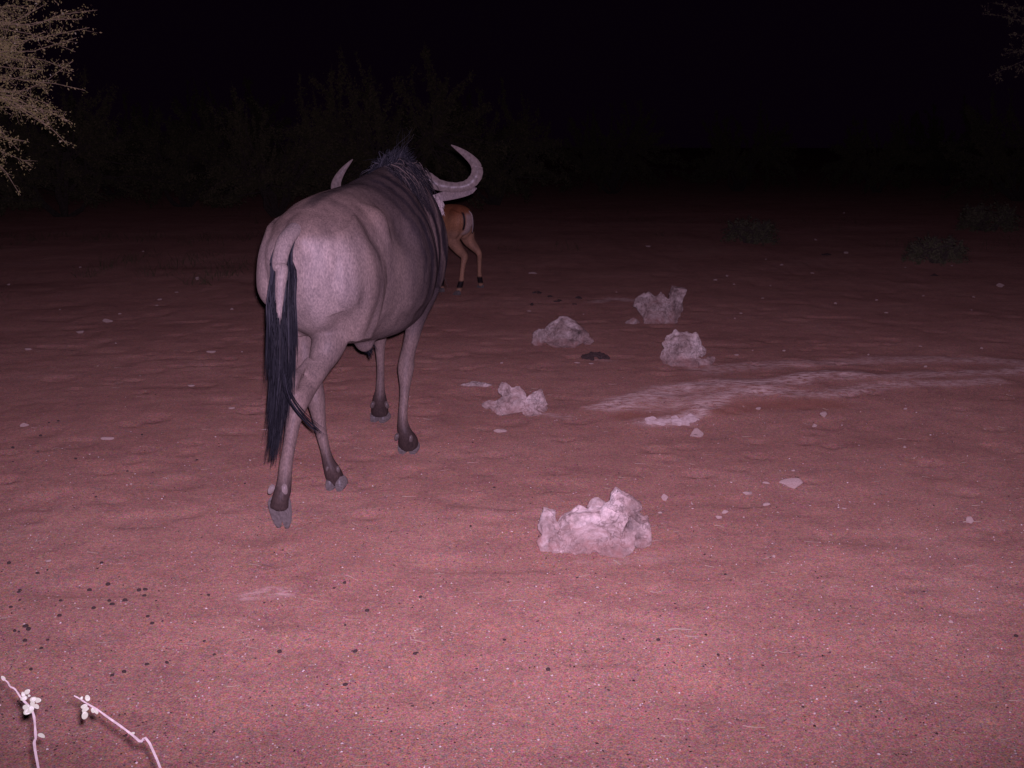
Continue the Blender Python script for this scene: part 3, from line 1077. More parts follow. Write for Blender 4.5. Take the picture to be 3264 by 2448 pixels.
# loose strands swung across the hind leg
n = 14
a0 = np.array([wf.loc(at_y(u, v, Y)) for u, v, Y in ((905, 1190, 4.10), (922, 1262, 4.07), (960, 1320, 4.03), (1000, 1358, 4.0), (1024, 1376, 3.99))])
cur = catmull(a0, 3)
P_ = cur[None] + rng.normal(0, 0.006, (n, 1, 3)) + rng.normal(0, 0.004, (n, 1, 3)) * np.linspace(0, 2.2, len(cur))[None, :, None]
V_, F_ = strands(P_, np.full(n, 0.0022))
put('tail_hair', build_mesh('tail_strand', V_, F_, True), M['tailhair'], tail)
# dark tuft at the sheath
n = 60
root = np.array([0.66, -0.02, 0.565]) + rng.normal(0, 0.010, (n, 3))
t = np.linspace(0, 1, 5)[None, :, None]
P_ = root[:, None] + (np.array([0.01, -0.01, -0.035]) + rng.normal(0, 0.008, (n, 3)))[:, None] * t
V_, F_ = strands(P_, np.full(n, 0.0022))
put('belly_tuft', build_mesh('belly_tuft', V_, F_, True), M['tailhair'], wild)

# ---------------------------------------------------------------- the antelope beyond it
imf = Frame((-0.41, 11.30, 0.0), math.pi / 2 + math.radians(50))
imp = empty('impala', (-0.41, 11.30, 0.0), imf.rz)
tag(imp, 'small reddish impala with black rump stripes, half hidden behind the wildebeest shoulder', 'impala')
ib = [body_loft([(0.0, 0, 0.79, 0.64, 0.045, 0.72, 1), (0.04, 0, 0.825, 0.58, 0.085, 0.71, 1), (0.12, 0, 0.85, 0.545, 0.118, 0.70, 1.05), (0.25, 0, 0.855, 0.545, 0.130, 0.69, 1.1),
                 (0.42, 0, 0.84, 0.50, 0.140, 0.66, 1.1), (0.60, 0, 0.85, 0.48, 0.138, 0.66, 1.2), (0.74, 0, 0.875, 0.50, 0.115, 0.68, 1.4),
                 (0.86, 0, 0.86, 0.56, 0.085, 0.71, 1.3), (0.93, 0, 0.82, 0.62, 0.045, 0.72, 1)], 28, 5)]
for s in (-1, 1):
    ib.append(local_tube([(0.11, 0.065 * s, 0.79), (0.14, 0.08 * s, 0.70), (0.17, 0.085 * s, 0.61), (0.20, 0.075 * s, 0.53)], [0.075, 0.108, 0.105, 0.065], [0.045, 0.058, 0.055, 0.04], (1, 0, 0)))
    ib.append(local_tube([(0.72, 0.07 * s, 0.80), (0.77, 0.095 * s, 0.68), (0.76, 0.09 * s, 0.57), (0.73, 0.08 * s, 0.49)], [0.05, 0.075, 0.06, 0.04], [0.03, 0.035, 0.035, 0.03], (1, 0, 0)))
# neck stretched forward and low, head at browsing height
ib.append(local_tube([(0.78, 0, 0.74), (0.92, 0.0, 0.76), (1.06, 0.01, 0.78), (1.18, 0.02, 0.79)], [0.11, 0.085, 0.06, 0.05], [0.07, 0.055, 0.045, 0.04], (0, 0, 1)))
ib.append(local_tube([(1.15, 0.02, 0.81), (1.21, 0.02, 0.80), (1.28, 0.025, 0.75), (1.35, 0.03, 0.69), (1.385, 0.03, 0.66)], [0.035, 0.055, 0.048, 0.032, 0.018], [0.035, 0.046, 0.04, 0.028, 0.018], (1, 0, 1)))
ILH = [(1452, 735, 11.40, 30, 1), (1444, 765, 11.40, 23, 1.1), (1462, 795, 11.33, 17, 1.2), (1480, 817, 11.26, 12.5, 1.1), (1477, 840, 11.24, 9, 1.1), (1473, 870, 11.22, 7.5, 1.1),
       (1471, 893, 11.20, 8.5, 1.1), (1466, 912, 11.20, 9.5, 1), (1461, 928, 11.20, 9, 1)]
IRH = [(1487, 745, 11.52, 26, 1), (1496, 768, 11.53, 20, 1.1), (1514, 790, 11.52, 14, 1.1), (1527, 808, 11.50, 9.5, 1.2), (1528, 830, 11.53, 7.5, 1.1), (1528, 862, 11.56, 6.5, 1.1),
       (1529, 882, 11.58, 8, 1), (1531, 897, 11.60, 8.5, 1), (1534, 908, 11.62, 8.5, 1)]
p_sh = imf.world(np.array([0.73, 0.08, 0.50]))
IF1 = [(1366, 800, 11.72, 13, 1.1), (1385, 838, 11.60, 10, 1.1), (1404, 866, 11.48, 8.5, 1), (1411, 888, 11.40, 6.5, 1.1), (1409, 908, 11.34, 6.5, 1), (1409, 922, 11.32, 8, 1)]
for r_ in (ILH, IRH, IF1):
    ib.append(limb(imf, r_, 4, 12))
ib.append(local_tube([(0.73, -0.08, 0.50), (0.80, -0.08, 0.36), (0.82, -0.08, 0.30), (0.83, -0.08, 0.16), (0.835, -0.08, 0.07), (0.85, -0.08, 0.02)], [0.035, 0.024, 0.026, 0.015, 0.02, 0.02]))
ib.append(local_tube([(0.73, 0.08, 0.50), (0.70, 0.06, 0.42), (0.66, 0.03, 0.36)], [0.035, 0.03, 0.028]))
ime = fuse('body', ib, 0.0085, 4, 0.5)
V = coords(ime)
x, y, z = V[:, 0], V[:, 1], V[:, 2]
nz = fbm(V * 14, 3, 91)
Wc = imf.world(V)
C = np.tile(np.array([0.300, 0.145, 0.072]), (len(V), 1))
C = mix(C, [0.185, 0.070, 0.032], sstep(0.70, 0.80, z + 0.02 * nz))
C = mix(C, [0.300, 0.180, 0.115], (1 - sstep(0.56, 0.64, z)) * 0.7)
C = mix(C, [0.62, 0.54, 0.50], sstep(0.545, 0.525, z + 0.01 * nz) * sstep(0.22, 0.30, x) * sstep(0.44, 0.47, z))
buttock = sstep(0.060, 0.035, np.abs(y)) * sstep(0.12, 0.06, x) * sstep(0.50, 0.60, z) * (1 - sstep(0.74, 0.79, z))
C = mix(C, [0.36, 0.27, 0.225], 0.9 * buttock)
st = sstep(0.011, 0.005, np.abs(np.abs(y) - 0.062 - 0.05 * (z - 0.7))) * sstep(0.16, 0.12, x) * sstep(0.595, 0.62, z) * (1 - sstep(0.77, 0.795, z))
C = mix(C, [0.014, 0.011, 0.012], st)
C = mix(C, [0.018, 0.013, 0.013], sstep(0.135, 0.115, z) * sstep(0.045, 0.065, z) * sstep(0.5, 0.3, x))
C *= (1.28 + 0.13 * nz)[:, None]
set_color(ime, np.clip(C, 0.01, 1))
put('body', ime, M['coat'], imp)
# tail: white underneath with a dark line down the middle
tl = np.array([(0.012, 0, 0.795), (-0.025, 0, 0.765), (-0.04, 0.0, 0.71), (-0.042, 0.0, 0.65), (-0.035, 0, 0.60), (-0.03, 0, 0.575)])
V_, F_ = local_tube(tl, [0.010, 0.012, 0.012, 0.011, 0.009, 0.003], [0.008, 0.009, 0.009, 0.009, 0.007, 0.003], (0, 1, 0), 16)
tm = build_mesh('tail', V_, F_, True)
tv = coords(tm)
set_color(tm, mix(np.tile([0.42, 0.33, 0.29], (len(tv), 1)), [0.030, 0.018, 0.014], sstep(0.008, 0.004, np.abs(tv[:, 1]))))
put('tail', tm, M['coat'], imp)
for u, v, hd in ((1460, 940, 0.2), (1534, 917, 0.0), (1409, 931, 0.0)):
    g = gpoint(u, v)
    hoof_at(imf, imp, u, v - 3, g[1] - 0.01, hd, 0.045, 0.075, 0.040, 0.0, gz(g[0], g[1]))
g = imf.world(np.array([0.855, -0.08, 0]))
h = put('hoof', hoof_mesh('hoof', 0.075, 0.045, 0.04), M['hoof'], imp)
h.location = (0.845, -0.08, gz(g[0], g[1]))
for s in (-1, 1):
    e_, em = ear((1.19, 0.02 + 0.04 * s, 0.84), (1.13, 0.02 + 0.12 * s, 0.93), 0.032, (1, 0, 0.3), M['coat'], imp, imf, False)
    set_color(em, np.tile([0.22, 0.12, 0.07], (len(em.vertices), 1)))

# ---------------------------------------------------------------- calcrete rocks
def hull(points):
    bm = bmesh.new()
    for p in points:
        bm.verts.new(p)
    r = bmesh.ops.convex_hull(bm, input=bm.verts)
    kill = [v for v in bm.verts if not v.link_faces]
    bmesh.ops.delete(bm, geom=kill, context='VERTS')
    bmesh.ops.triangulate(bm, faces=bm.faces)
    bm.verts.index_update()
    V_ = np.array([v.co[:] for v in bm.verts])
    F_ = np.array([[v.index for v in f.verts] for f in bm.faces])
    bm.free()
    return V_, [F_]


def rock(label, base_px, lumps, voxel, seed, amp=1.0, bury=0.02):
    """lumps: (photo x, photo y, half width px, half height px, depth offset m, tilt deg, sharpness)"""
    rg = np.random.default_rng(seed)
    g = gpoint(*base_px)
    k = px_per_m(g)
    fr = Frame((g[0], g[1], gz(g[0], g[1])), 0.0)
    bits_ = []
    for u, v, hw, hh, dep, tilt, sharp in lumps:
        c = at_y(u, v, g[1] + 0.10 + dep)
        c[2] = max(c[2], fr.T[2] + 0.01)
        c = fr.loc(c)
        n_ = 12 if sharp > 0.5 else 26
        d = unit(rg.normal(0, 1, (n_, 3)))
        d *= rg.uniform(0.84 if sharp > 0.5 else 0.9, 1.12, (n_, 1))
        if sharp > 0.5:
            d = np.vstack([d, np.eye(3), -np.eye(3)])
        r = np.array([hw, max(min(hw, hh), 0.75 * max(hw, hh)), hh]) / k
        p = d * r
        ct, st_ = math.cos(math.radians(tilt)), math.sin(math.radians(tilt))
        p = p @ np.array([[ct, 0, -st_], [0, 1, 0], [st_, 0, ct]]).T
        if sharp > 1.5:
            q_ = np.array([(a, b, e) for a in (-1, 1) for b in (-1, 1) for e in (-1, 1)], float) * rg.uniform(0.82, 1.05, (8, 3)) * r
            p = q_ @ np.array([[ct, 0, -st_], [0, 1, 0], [st_, 0, ct]]).T
        bits_.append(hull(p + c))
    m_ = fuse('rock', bits_, voxel * 0.8, 1, 0.5)
    V_ = coords(m_)
    n_ = normals(m_)
    size = np.ptp(V_[:, 0])
    q = V_ / size
    # broken faces: flat chips knocked off the surface
    for _ in range(70):
        i0 = rg.integers(0, len(V_))
        nv = unit(n_[i0] + rg.normal(0, 0.22, 3))
        dv = V_ - V_[i0]
        rad = np.linalg.norm(dv, axis=1)
        R_ = size * rg.uniform(0.06, 0.13)
        hgt_ = np.minimum(dv @ nv + size * rg.uniform(0.002, 0.008), 0.018 * size)
        w_ = (1 - sstep(0.75, 1.0, rad / R_)) * (hgt_ > 0)
        V_ = V_ - nv * (hgt_ * w_)[:, None]
    m_.vertices.foreach_set('co', V_.astype(np.float32).ravel())
    m_.update()
    n_ = normals(m_)
    q = V_ / size
    d = 0.012 * fbm(q * 9, 3, seed) + 0.008 * fbm(q * 30, 3, seed + 3)
    d -= 0.016 * sstep(0.35, 0.75, vnoise(q * 15, seed + 9))
    displace(m_, n_ * (d * size * amp)[:, None])
    V_ = coords(m_)
    hgt = np.ptp(V_[:, 2])
    nn = normals(m_)
    dust = 0.34 + 0.75 * (1 - sstep(0.0, 0.42 * hgt, V_[:, 2])) + 0.4 * fbm(q * 5, 3, seed + 5) + 0.25 * sstep(0.5, 0.95, nn[:, 2])
    set_float(m_, 'dust', np.clip(dust, 0, 1.1))
    o = put('calcrete_rock', m_, M['rock'])
    o.location = fr.T
    tag(o, label, 'rock')
    return o


rock('biggest pale calcrete rock with a blocky crown, standing alone on open sand', (1880, 1782), [
    (1890, 1715, 152, 66, 0.05, 0, 0), (1860, 1672, 84, 64, 0.08, 0, 0), (1920, 1660, 70, 62, 0.09, 0, 0), (1750, 1680, 38, 58, 0.03, 8, 1), (1744, 1652, 24, 34, 0.05, -14, 2),
    (1850, 1634, 42, 30, 0.10, 10, 1), (1905, 1610, 34, 28, 0.13, 0, 1), (1992, 1606, 50, 34, 0.05, -29, 2), (1968, 1594, 22, 30, 0.07, -20, 1),
    (2018, 1612, 30, 22, 0.04, -29, 2), (1935, 1632, 32, 42, 0.07, 0, 1), (1975, 1650, 46, 46, 0.07, 0, 1), (2005, 1640, 38, 34, 0.07, 0, 1), (2012, 1662, 40, 40, 0.07, 0, 0), (2046, 1696, 30, 48, 0.04, 4, 2), (2008, 1690, 22, 56, 0.01, -20, 2),
    (1760, 1735, 48, 36, 0.0, 0, 0), (1850, 1752, 60, 30, -0.03, 0, 0), (1960, 1752, 70, 30, -0.03, 0, 0), (1940, 1690, 60, 40, 0.03, 12, 1)], 0.0052, 101, 0.95)
rock('pale calcrete rock with pointed ends, lying beside the flat half-buried stone', (1650, 1338), [
    (1640, 1290, 70, 38, 0.05, 0, 0), (1612, 1245, 28, 36, 0.06, 0, 1), (1650, 1258, 44, 30, 0.07, -18, 1), (1690, 1290, 42, 34, 0.05, 0, 1),
    (1718, 1272, 22, 28, 0.06, 25, 2), (1565, 1288, 32, 14, 0.05, 12, 1), (1700, 1322, 36, 20, 0.0, 0, 1), (1730, 1300, 20, 20, 0.05, 0, 1), (1600, 1305, 36, 22, 0.02, 0, 0)], 0.0062, 102, 0.95)
rock('dome-topped calcrete rock behind the low dung mound', (1790, 1110), [
    (1790, 1065, 78, 42, 0.07, 0, 0), (1808, 1038, 42, 34, 0.09, 0, 0), (1728, 1072, 34, 30, 0.05, 10, 1), (1772, 1050, 32, 34, 0.08, 0, 1),
    (1845, 1072, 40, 36, 0.07, -12, 1), (1870, 1088, 26, 18, 0.05, 0, 1), (1712, 1090, 20, 20, 0.04, 0, 1), (1800, 1092, 70, 20, 0.0, 0, 0)], 0.0085, 103, 0.9)
rock('tall knobbly calcrete rock with spiky upper edge, rearmost of the rocks', (2090, 1042), [
    (2100, 990, 66, 46, 0.08, 0, 0), (2050, 975, 34, 40, 0.08, 0, 1), (2066, 952, 24, 26, 0.08, 0, 1), (2106, 952, 24, 24, 0.09, 0, 1),
    (2156, 950, 24, 38, 0.08, -14, 2), (2150, 985, 30, 50, 0.08, 0, 1), (2090, 1015, 56, 34, 0.05, 0, 0), (2022, 1038, 28, 16, 0.02, 0, 0), (2130, 1020, 40, 28, 0.05, 0, 1)], 0.0095, 104, 1.0)
rock('calcrete rock with small knobs on top, standing at the salt streak', (2190, 1176), [
    (2180, 1120, 58, 46, 0.07, 0, 0), (2140, 1096, 32, 36, 0.08, 0, 1), (2156, 1066, 14, 20, 0.08, 10, 1), (2165, 1090, 40, 36, 0.08, 0, 0), (2190, 1068, 24, 16, 0.09, 0, 1), (2215, 1090, 22, 36, 0.08, 0, 1),
    (2235, 1120, 20, 22, 0.07, 0, 1), (2262, 1148, 22, 14, 0.05, 20, 1), (2130, 1140, 28, 34, 0.05, 0, 1), (2190, 1158, 66, 22, 0.02, 0, 0), (2240, 1158, 34, 18, 0.02, 0, 1)], 0.0085, 105, 1.0)
rock('flat dusty stone half buried beside the pointed calcrete rock', (1515, 1258), [
    (1510, 1243, 42, 15, 0.06, 0, 0), (1545, 1248, 28, 12, 0.06, 0, 0), (1480, 1248, 16, 12, 0.05, 0, 1)], 0.0062, 106, 0.8)

# ---------------------------------------------------------------- loose stones
def stone_mesh(seed, level):
    """a broken pebble: a ball cut by a few flat faces and roughened"""
    rg = np.random.default_rng(seed)
    bm = bmesh.new()
    bmesh.ops.create_icosphere(bm, subdivisions=level, radius=1.0)
    V_ = np.array([v.co[:] for v in bm.verts])
    F_ = np.array([[v.index for v in f.verts] for f in bm.faces])
    bm.free()
    for _ in range(9):
        n_ = unit(rg.normal(0, 1, 3))
        over = np.maximum(V_ @ n_ - rg.uniform(0.45, 0.8), 0)
        V_ = V_ - over[:, None] * n_
    V_ = V_ * (1 + 0.10 * fbm(V_ * 2.6, 3, seed))[:, None] * np.array([1, 0.85, 0.8])
    V_ = V_ / np.ptp(V_[:, 0])
    V_[:, 2] -= V_[:, 2].min() * 0.62
    return build_mesh('stone', V_, [F_], True)


stone_meshes = [stone_mesh(200 + i, 3) for i in range(7)]
pebble_meshes = [stone_mesh(230 + i, 2) for i in range(5)]
for m_ in stone_meshes + pebble_meshes:
    m_.materials.append(M['stone'])


def stone(u, v, w_px, h_px, label, group=None, which=None, rz=None, name='stone'):
    g = gpoint(u, v + h_px * 0.5)
    k = px_per_m(g)
    o = bpy.data.objects.new(name, stone_meshes[which] if which is not None else random.choice(pebble_meshes))
    link(o)
    o.location = (g[0], g[1] + 0.3 * w_px / k, gz(g[0], g[1] + 0.3 * w_px / k) - 0.003)
    o.rotation_euler = (0, 0, random.uniform(0, 6.28) if rz is None else rz)
    o.scale = (w_px / k, w_px * random.uniform(0.7, 1.0) / k, max(h_px * 1.25, w_px * 0.35) / k)
    return tag(o, label, 'stone', group)


stone(2531, 1538, 76, 38, 'pinkish stone with a pale upper face, largest loose stone on the open sand', which=1, rz=0.3)
stone(2222, 1380, 60, 30, 'wedge-shaped pinkish stone lying just below the salt streak', which=3, rz=1.0)
stone(2627, 1324, 22, 26, 'small upright pinkish stone standing beside a smaller pebble below the salt streak', which=1, rz=0.2)
stone(2598, 1354, 20, 14, 'small brownish pebble next to the upright stone', which=2)
stone(1594, 1370, 46, 18, 'flat whitish stone in front of the pointed calcrete rock', which=5, rz=0.5)
stone(3096, 1652, 36, 30, 'pale rounded stone beside a dry straw on open sand', which=0, rz=0.8)
stone(338, 1396, 40, 14, 'flat oval whitish stone on the sand left of the wildebeest tail', which=4, rz=0.2)
stone(75, 1352, 28, 16, 'small white stone among dung pellets', which=2)
stone(2385, 1571, 40, 17, 'low flat reddish stone beside the largest loose stone', which=4)
stone(2121, 1582, 24, 28, 'narrow upright pinkish stone right beside the biggest calcrete rock', which=3)
stone(340, 1018, 34, 20, 'crumbly pale stone where the sand darkens, beside a tiny pebble', which=5)
stone(254, 1056, 24, 13, 'block-shaped pale stone where the sand darkens', which=1, rz=0.1)
stone(628, 884, 14, 16, 'small orange stone far behind near the dark bushes', which=1)
stone(3193, 908, 26, 16, 'pale yellowish stone on the dark sand far off', which=3)
SMALL = [(85, 1111, 20, 11), (381, 998, 12, 8), (671, 1121, 30, 9), (605, 1227, 22, 10), (737, 1300, 20, 7), (843, 1367, 20, 5), (738, 983, 14, 9), (820, 946, 18, 9), (368, 1092, 12, 6),
         (310, 1165, 8, 5), (446, 1196, 8, 5), (417, 1541, 8, 8), (106, 1495, 9, 4), (600, 1469, 7, 5), (152, 1785, 18, 12), (771, 1120, 9, 5), (108, 1370, 7, 5), (509, 953, 14, 8), (500, 970, 10, 5),
         (2443, 1537, 24, 10), (2444, 1606, 28, 11), (2292, 1647, 20, 12), (2313, 1629, 26, 14), (2207, 1604, 16, 8), (2106, 1632, 16, 9), (2112, 1667, 12, 5), (2468, 1771, 24, 10), (2650, 1702, 11, 8),
         (2481, 1631, 10, 7), (2530, 1650, 7, 6), (2530, 1498, 20, 9), (2690, 1618, 16, 7), (3200, 1658, 14, 5), (3066, 1688, 8, 5), (2886, 1422, 18, 10), (2888, 1301, 18, 8), (2445, 1892, 6, 10),
         (3033, 1979, 17, 14), (3019, 2011, 10, 9), (2340, 2096, 8, 7), (2590, 1855, 8, 6), (2952, 1166, 10, 9), (2400, 1115, 5, 5), (2500, 1116, 10, 8), (2769, 1128, 9, 8), (3130, 1108, 11, 8), (2936, 1102, 12, 5),
         (2664, 964, 14, 10), (2795, 955, 12, 6), (2827, 995, 14, 7), (2362, 997, 14, 6), (2342, 1013, 7, 6), (2431, 949, 13, 5), (2698, 804, 16, 8), (2493, 842, 12, 7), (2393, 764, 14, 9), (2600, 762, 12, 7),
         (2691, 677, 12, 7), (2442, 825, 6, 4), (2456, 910, 9, 5), (2318, 878, 9, 6), (2340, 905, 8, 4), (2887, 851, 9, 4), (3035, 846, 9, 4), (3105, 945, 12, 5), (3098, 987, 9, 4), (2945, 942, 8, 4),
         (1700, 870, 30, 7), (2066, 784, 16, 6), (2280, 890, 14, 8), (1965, 930, 7, 4), (1685, 990, 16, 5), (1860, 1000, 8, 5), (1840, 1155, 20, 6), (1885, 1158, 18, 5), (1600, 1155, 9, 7), (1690, 1246, 6, 4),
         (1905, 1358, 12, 4), (2150, 1400, 7, 4), (2275, 1352, 9, 6), (2370, 1295, 6, 4), (2420, 1300, 16, 12), (2350, 1130, 20, 5), (1985, 1202, 6, 4), (2290, 1412, 10, 5), (2590, 870, 12, 5), (3190, 1225, 10, 5),
         (455, 800, 10, 6), (560, 930, 12, 5), (255, 850, 9, 5), (25, 905, 14, 8), (190, 985, 8, 5), (1400, 2030, 9, 6), (1438, 1936, 6, 4), (1105, 2190, 9, 6), (2720, 1836, 7, 5), (2130, 1900, 6, 4), (2565, 2155, 7, 6)]
for u, v, w_, h_ in SMALL:
    stone(u, v, w_, h_, 'small pale pebble scattered on the red sand', 'pale pebbles scattered on the sand', name='pebble')['category'] = 'pebble'

# ---------------------------------------------------------------- dung
def pellet_mesh(seed):
    rg = np.random.default_rng(seed)
    bm = bmesh.new()
    bmesh.ops.create_icosphere(bm, subdivisions=2, radius=0.5)
    V_ = np.array([v.co[:] for v in bm.verts])
    V_ = V_ * np.array([1.0, 0.85, 0.75]) * (1 + 0.14 * fbm(V_ * 3.5, 2, seed))[:, None]
    V_[:, 2] += 0.30
    F_ = np.array([[v.index for v in f.verts] for f in bm.faces])
    bm.free()
    m_ = build_mesh('pellet', V_, [F_], True)
    m_.materials.append(M['dung'])
    return m_


pellets = [pellet_mesh(300 + i) for i in range(4)]
PEL = [(27, 1793, 13), (118, 1824, 14), (323, 1792, 13), (343, 1861, 15), (284, 1879, 15), (462, 1876, 15), (442, 1879, 14), (459, 1896, 13), (397, 1911, 15), (347, 1912, 14), (356, 1923, 16), (297, 1935, 15),
       (192, 1912, 12), (188, 1960, 14), (33, 1933, 12), (58, 1884, 13), (62, 1878, 10), (470, 1962, 13), (484, 1984, 14), (80, 1993, 17), (89, 2003, 16), (45, 2008, 14), (59, 2012, 9), (78, 2040, 13), (151, 2038, 11),
       (130, 2064, 12), (394, 2139, 15), (97, 2132, 12), (467, 2115, 13), (531, 2110, 14), (664, 1894, 13), (357, 2150, 12), (150, 1815, 9), (62, 1911, 9), (517, 1978, 8), (497, 1913, 8), (650, 2042, 10), (682, 2084, 11),
       (1098, 1855, 13), (1064, 1873, 9), (1170, 1944, 14), (1340, 1901, 12), (890, 2075, 16), (1132, 2073, 17), (1100, 2180, 16), (1322, 2082, 13), (1330, 2078, 9), (1608, 2037, 12), (1747, 2132, 15), (1315, 2248, 9),
       (1236, 2257, 9), (2099, 2037, 13), (2120, 2119, 8), (2290, 2085, 13), (3240, 2025, 14), (2312, 1829, 10), (2946, 1881, 9), (2560, 2252, 9), (1575, 1552, 9), (1500, 1675, 11), (900, 1752, 10), (1095, 1525, 8),
       (128, 1386, 11), (40, 1425, 11), (120, 1438, 9), (240, 1460, 10), (185, 1340, 9), (155, 1346, 7), (452, 1384, 8), (627, 1464, 9), (405, 1500, 8), (305, 1582, 9), (780, 1540, 7), (40, 1470, 7), (1840, 1840, 8),
       (1100, 1990, 10), (1380, 2240, 7), (842, 1920, 8), (1255, 1800, 7)]
for u, v, w_ in PEL:
    g = gpoint(u, v + w_ * 0.4)
    k = px_per_m(g)
    o = bpy.data.objects.new('dung_pellet', random.choice(pellets))
    link(o)
    o.location = (g[0], g[1] + 0.3 * w_ / k, gz(g[0], g[1] + 0.3 * w_ / k) - 0.0015)
    s = w_ / k * 1.1
    o.scale = (s, s * random.uniform(0.8, 1.1), s * random.uniform(0.7, 0.95))
    o.rotation_euler = (0, 0, random.uniform(0, 6.28))
    tag(o, 'small round dark dung pellet lying on the red sand', 'dung pellet', 'dung pellets scattered on the sand')


def dung_mound(label, u, v, w_px, h_px, seed, group=None):
    g = gpoint(u, v)
    k = px_per_m(g)
    rg = np.random.default_rng(seed)
    parts_ = []
    for _ in range(26):
        a, r_ = rg.uniform(0, 6.28), math.sqrt(rg.uniform(0, 1))
        c = np.array([math.cos(a) * r_ * w_px / k * 0.46, math.sin(a) * r_ * w_px / k * 0.40 + 0.4 * w_px / k, (1 - r_) * h_px / k * 0.75 + 0.004])
        d = unit(rg.normal(0, 1, (14, 3))) * np.array([1, 1, 0.7]) * rg.uniform(0.10, 0.17) * w_px / k
        parts_.append(hull(d + c))
    m_ = fuse('dung', parts_, 0.007, 1)
    V_ = coords(m_)
    displace(m_, normals(m_) * (0.012 * fbm(V_ * 40, 3, seed))[:, None])
    o = put('dung_mound', m_, M['dung'])
    o.location = (g[0], g[1], gz(g[0], g[1]) - 0.004)
    return tag(o, label, 'dung', group)


dung_mound('low dark crumbly dung mound in front of the dome-topped rock', 1898, 1148, 92, 24, 401)
for i, (u, v, w_, h_) in enumerate(((1712, 936, 30, 10), (1752, 948, 20, 8), (1780, 964, 34, 9), (1832, 972, 18, 9), (1842, 953, 28, 9), (1695, 974, 22, 9), (2640, 815, 36, 6), (2980, 880, 24, 8))):
    dung_mound('flat dark dung patch on the dim sand', u, v, w_, h_, 410 + i, 'dark dung patches on the dim sand')

# ---------------------------------------------------------------- salt crust lip
def crust(label, pts, half_w, thick, seed):
    line = gline(pts)
    n_ = len(line)
    T_ = unit(np.gradient(line, axis=0))
    Nm = np.stack([-T_[:, 1], T_[:, 0]], 1)
    rg = np.random.default_rng(seed)
    parts_ = []
    L = np.linalg.norm(np.diff(line, axis=0), axis=1).sum()
    for _ in range(int(L * 110)):
        f_ = rg.uniform(0, n_ - 1.001)
        i = int(f_)
        p = line[i] + (line[i + 1] - line[i]) * (f_ - i) + Nm[i] * rg.normal(0, 0.5) * half_w
        r_ = rg.uniform(0.4, 1.0) * half_w * 0.6
        d = unit(rg.normal(0, 1, (14, 3))) * np.array([r_ * 1.3, r_, thick * rg.uniform(0.5, 1.0)])
        parts_.append(hull(d + np.array([p[0], p[1], gz(p[0], p[1]) + thick * 0.1])))
    m_ = fuse('crust', parts_, 0.008, 2)
    V_ = coords(m_)
    displace(m_, normals(m_) * (0.010 * fbm(V_ * 30, 3, seed))[:, None])
    c = line.mean(0)
    base = np.array([c[0], c[1], gz(c[0], c[1])])
    displace(m_, -base[None])
    o = put('salt_crust', m_, M['salt'])
    o.location = base
    return tag(o, label, 'salt crust')


crust('ragged whitish salt crust lip at the near end of the salt streak', [(2062, 1357), (2147, 1350), (2205, 1332)], 0.055, 0.020, 501)

# ---------------------------------------------------------------- sand grains, chips and straw
def grain_field(name, n, mat, size0, size1, label, seed, y_hi=9.0):
    rg = np.random.default_rng(seed)
    v = 1240 + (2448 - 1240) * rg.uniform(0, 1, n) ** 0.8
    u = rg.uniform(-120, 3380, n)
    P_ = np.array([on_ground(a, b)[:2] for a, b in zip(u, v)])
    h = ground_height(P_)
    k = F_PX / np.maximum(P_[:, 1], 1)
    size = rg.uniform(size0, size1, n) * rg.uniform(0.5, 1, n)
    octa = np.array([(1, 0, 0), (0, 1, 0), (-1, 0, 0), (0, -1, 0), (0, 0, 1), (0, 0, -1.0)])
    of = np.array([(0, 1, 4), (1, 2, 4), (2, 3, 4), (3, 0, 4), (1, 0, 5), (2, 1, 5), (3, 2, 5), (0, 3, 5)])
    a = rg.uniform(0, 6.28, n)
    ca, sa = np.cos(a), np.sin(a)
    B = octa[None] * size[:, None, None] * np.stack([rg.uniform(0.7, 1.5, n), rg.uniform(0.6, 1, n), rg.uniform(0.4, 0.8, n)], 1)[:, None]
    B = B + rg.normal(0, 0.12, B.shape) * size[:, None, None]
    X = B[:, :, 0] * ca[:, None] - B[:, :, 1] * sa[:, None]
    Y = B[:, :, 0] * sa[:, None] + B[:, :, 1] * ca[:, None]
    V_ = np.stack([X + P_[:, 0:1], Y + P_[:, 1:2], B[:, :, 2] + (h + size * 0.25)[:, None]], -1).reshape(-1, 3)
    F_ = (of[None] + (np.arange(n) * 6)[:, None, None]).reshape(-1, 3)
    return tag(put(name, build_mesh(name, V_, [F_], False), mat), label, 'gravel', kind='stuff')


grain_field('gravel', 5200, M['chip'], 0.0012, 0.0048, 'tiny pale stone chips strewn over the red sand', 601)
grain_field('plant_crumbs', 3000, M['dark_chip'], 0.0012, 0.0050, 'tiny dark plant crumbs strewn over the red sand', 602)
n = 260
rg = np.random.default_rng(611)
P_ = np.array([on_ground(a, b)[:2] for a, b in zip(rg.uniform(0, 3264, n), rg.uniform(1100, 2448, n))])
a = rg.normal(0, 0.5, n)
L = rg.uniform(0.012, 0.055, n)
t = np.linspace(-0.5, 0.5, 5)
X = P_[:, 0:1] + np.cos(a)[:, None] * L[:, None] * t
Y = P_[:, 1:2] + np.sin(a)[:, None] * L[:, None] * t + 0.1 * L[:, None] * (t ** 2)
Z = ground_height(np.stack([X.ravel(), Y.ravel()], 1)).reshape(X.shape) + 0.0022
V_, F_ = strands(np.stack([X, Y, Z], -1), np.full(n, 0.0011), 0.0006)
tag(put('straw_bits', build_mesh('straw_bits', V_, F_, True), M['straw']), 'short dry straw bits strewn over the sand', 'straw', kind='stuff')
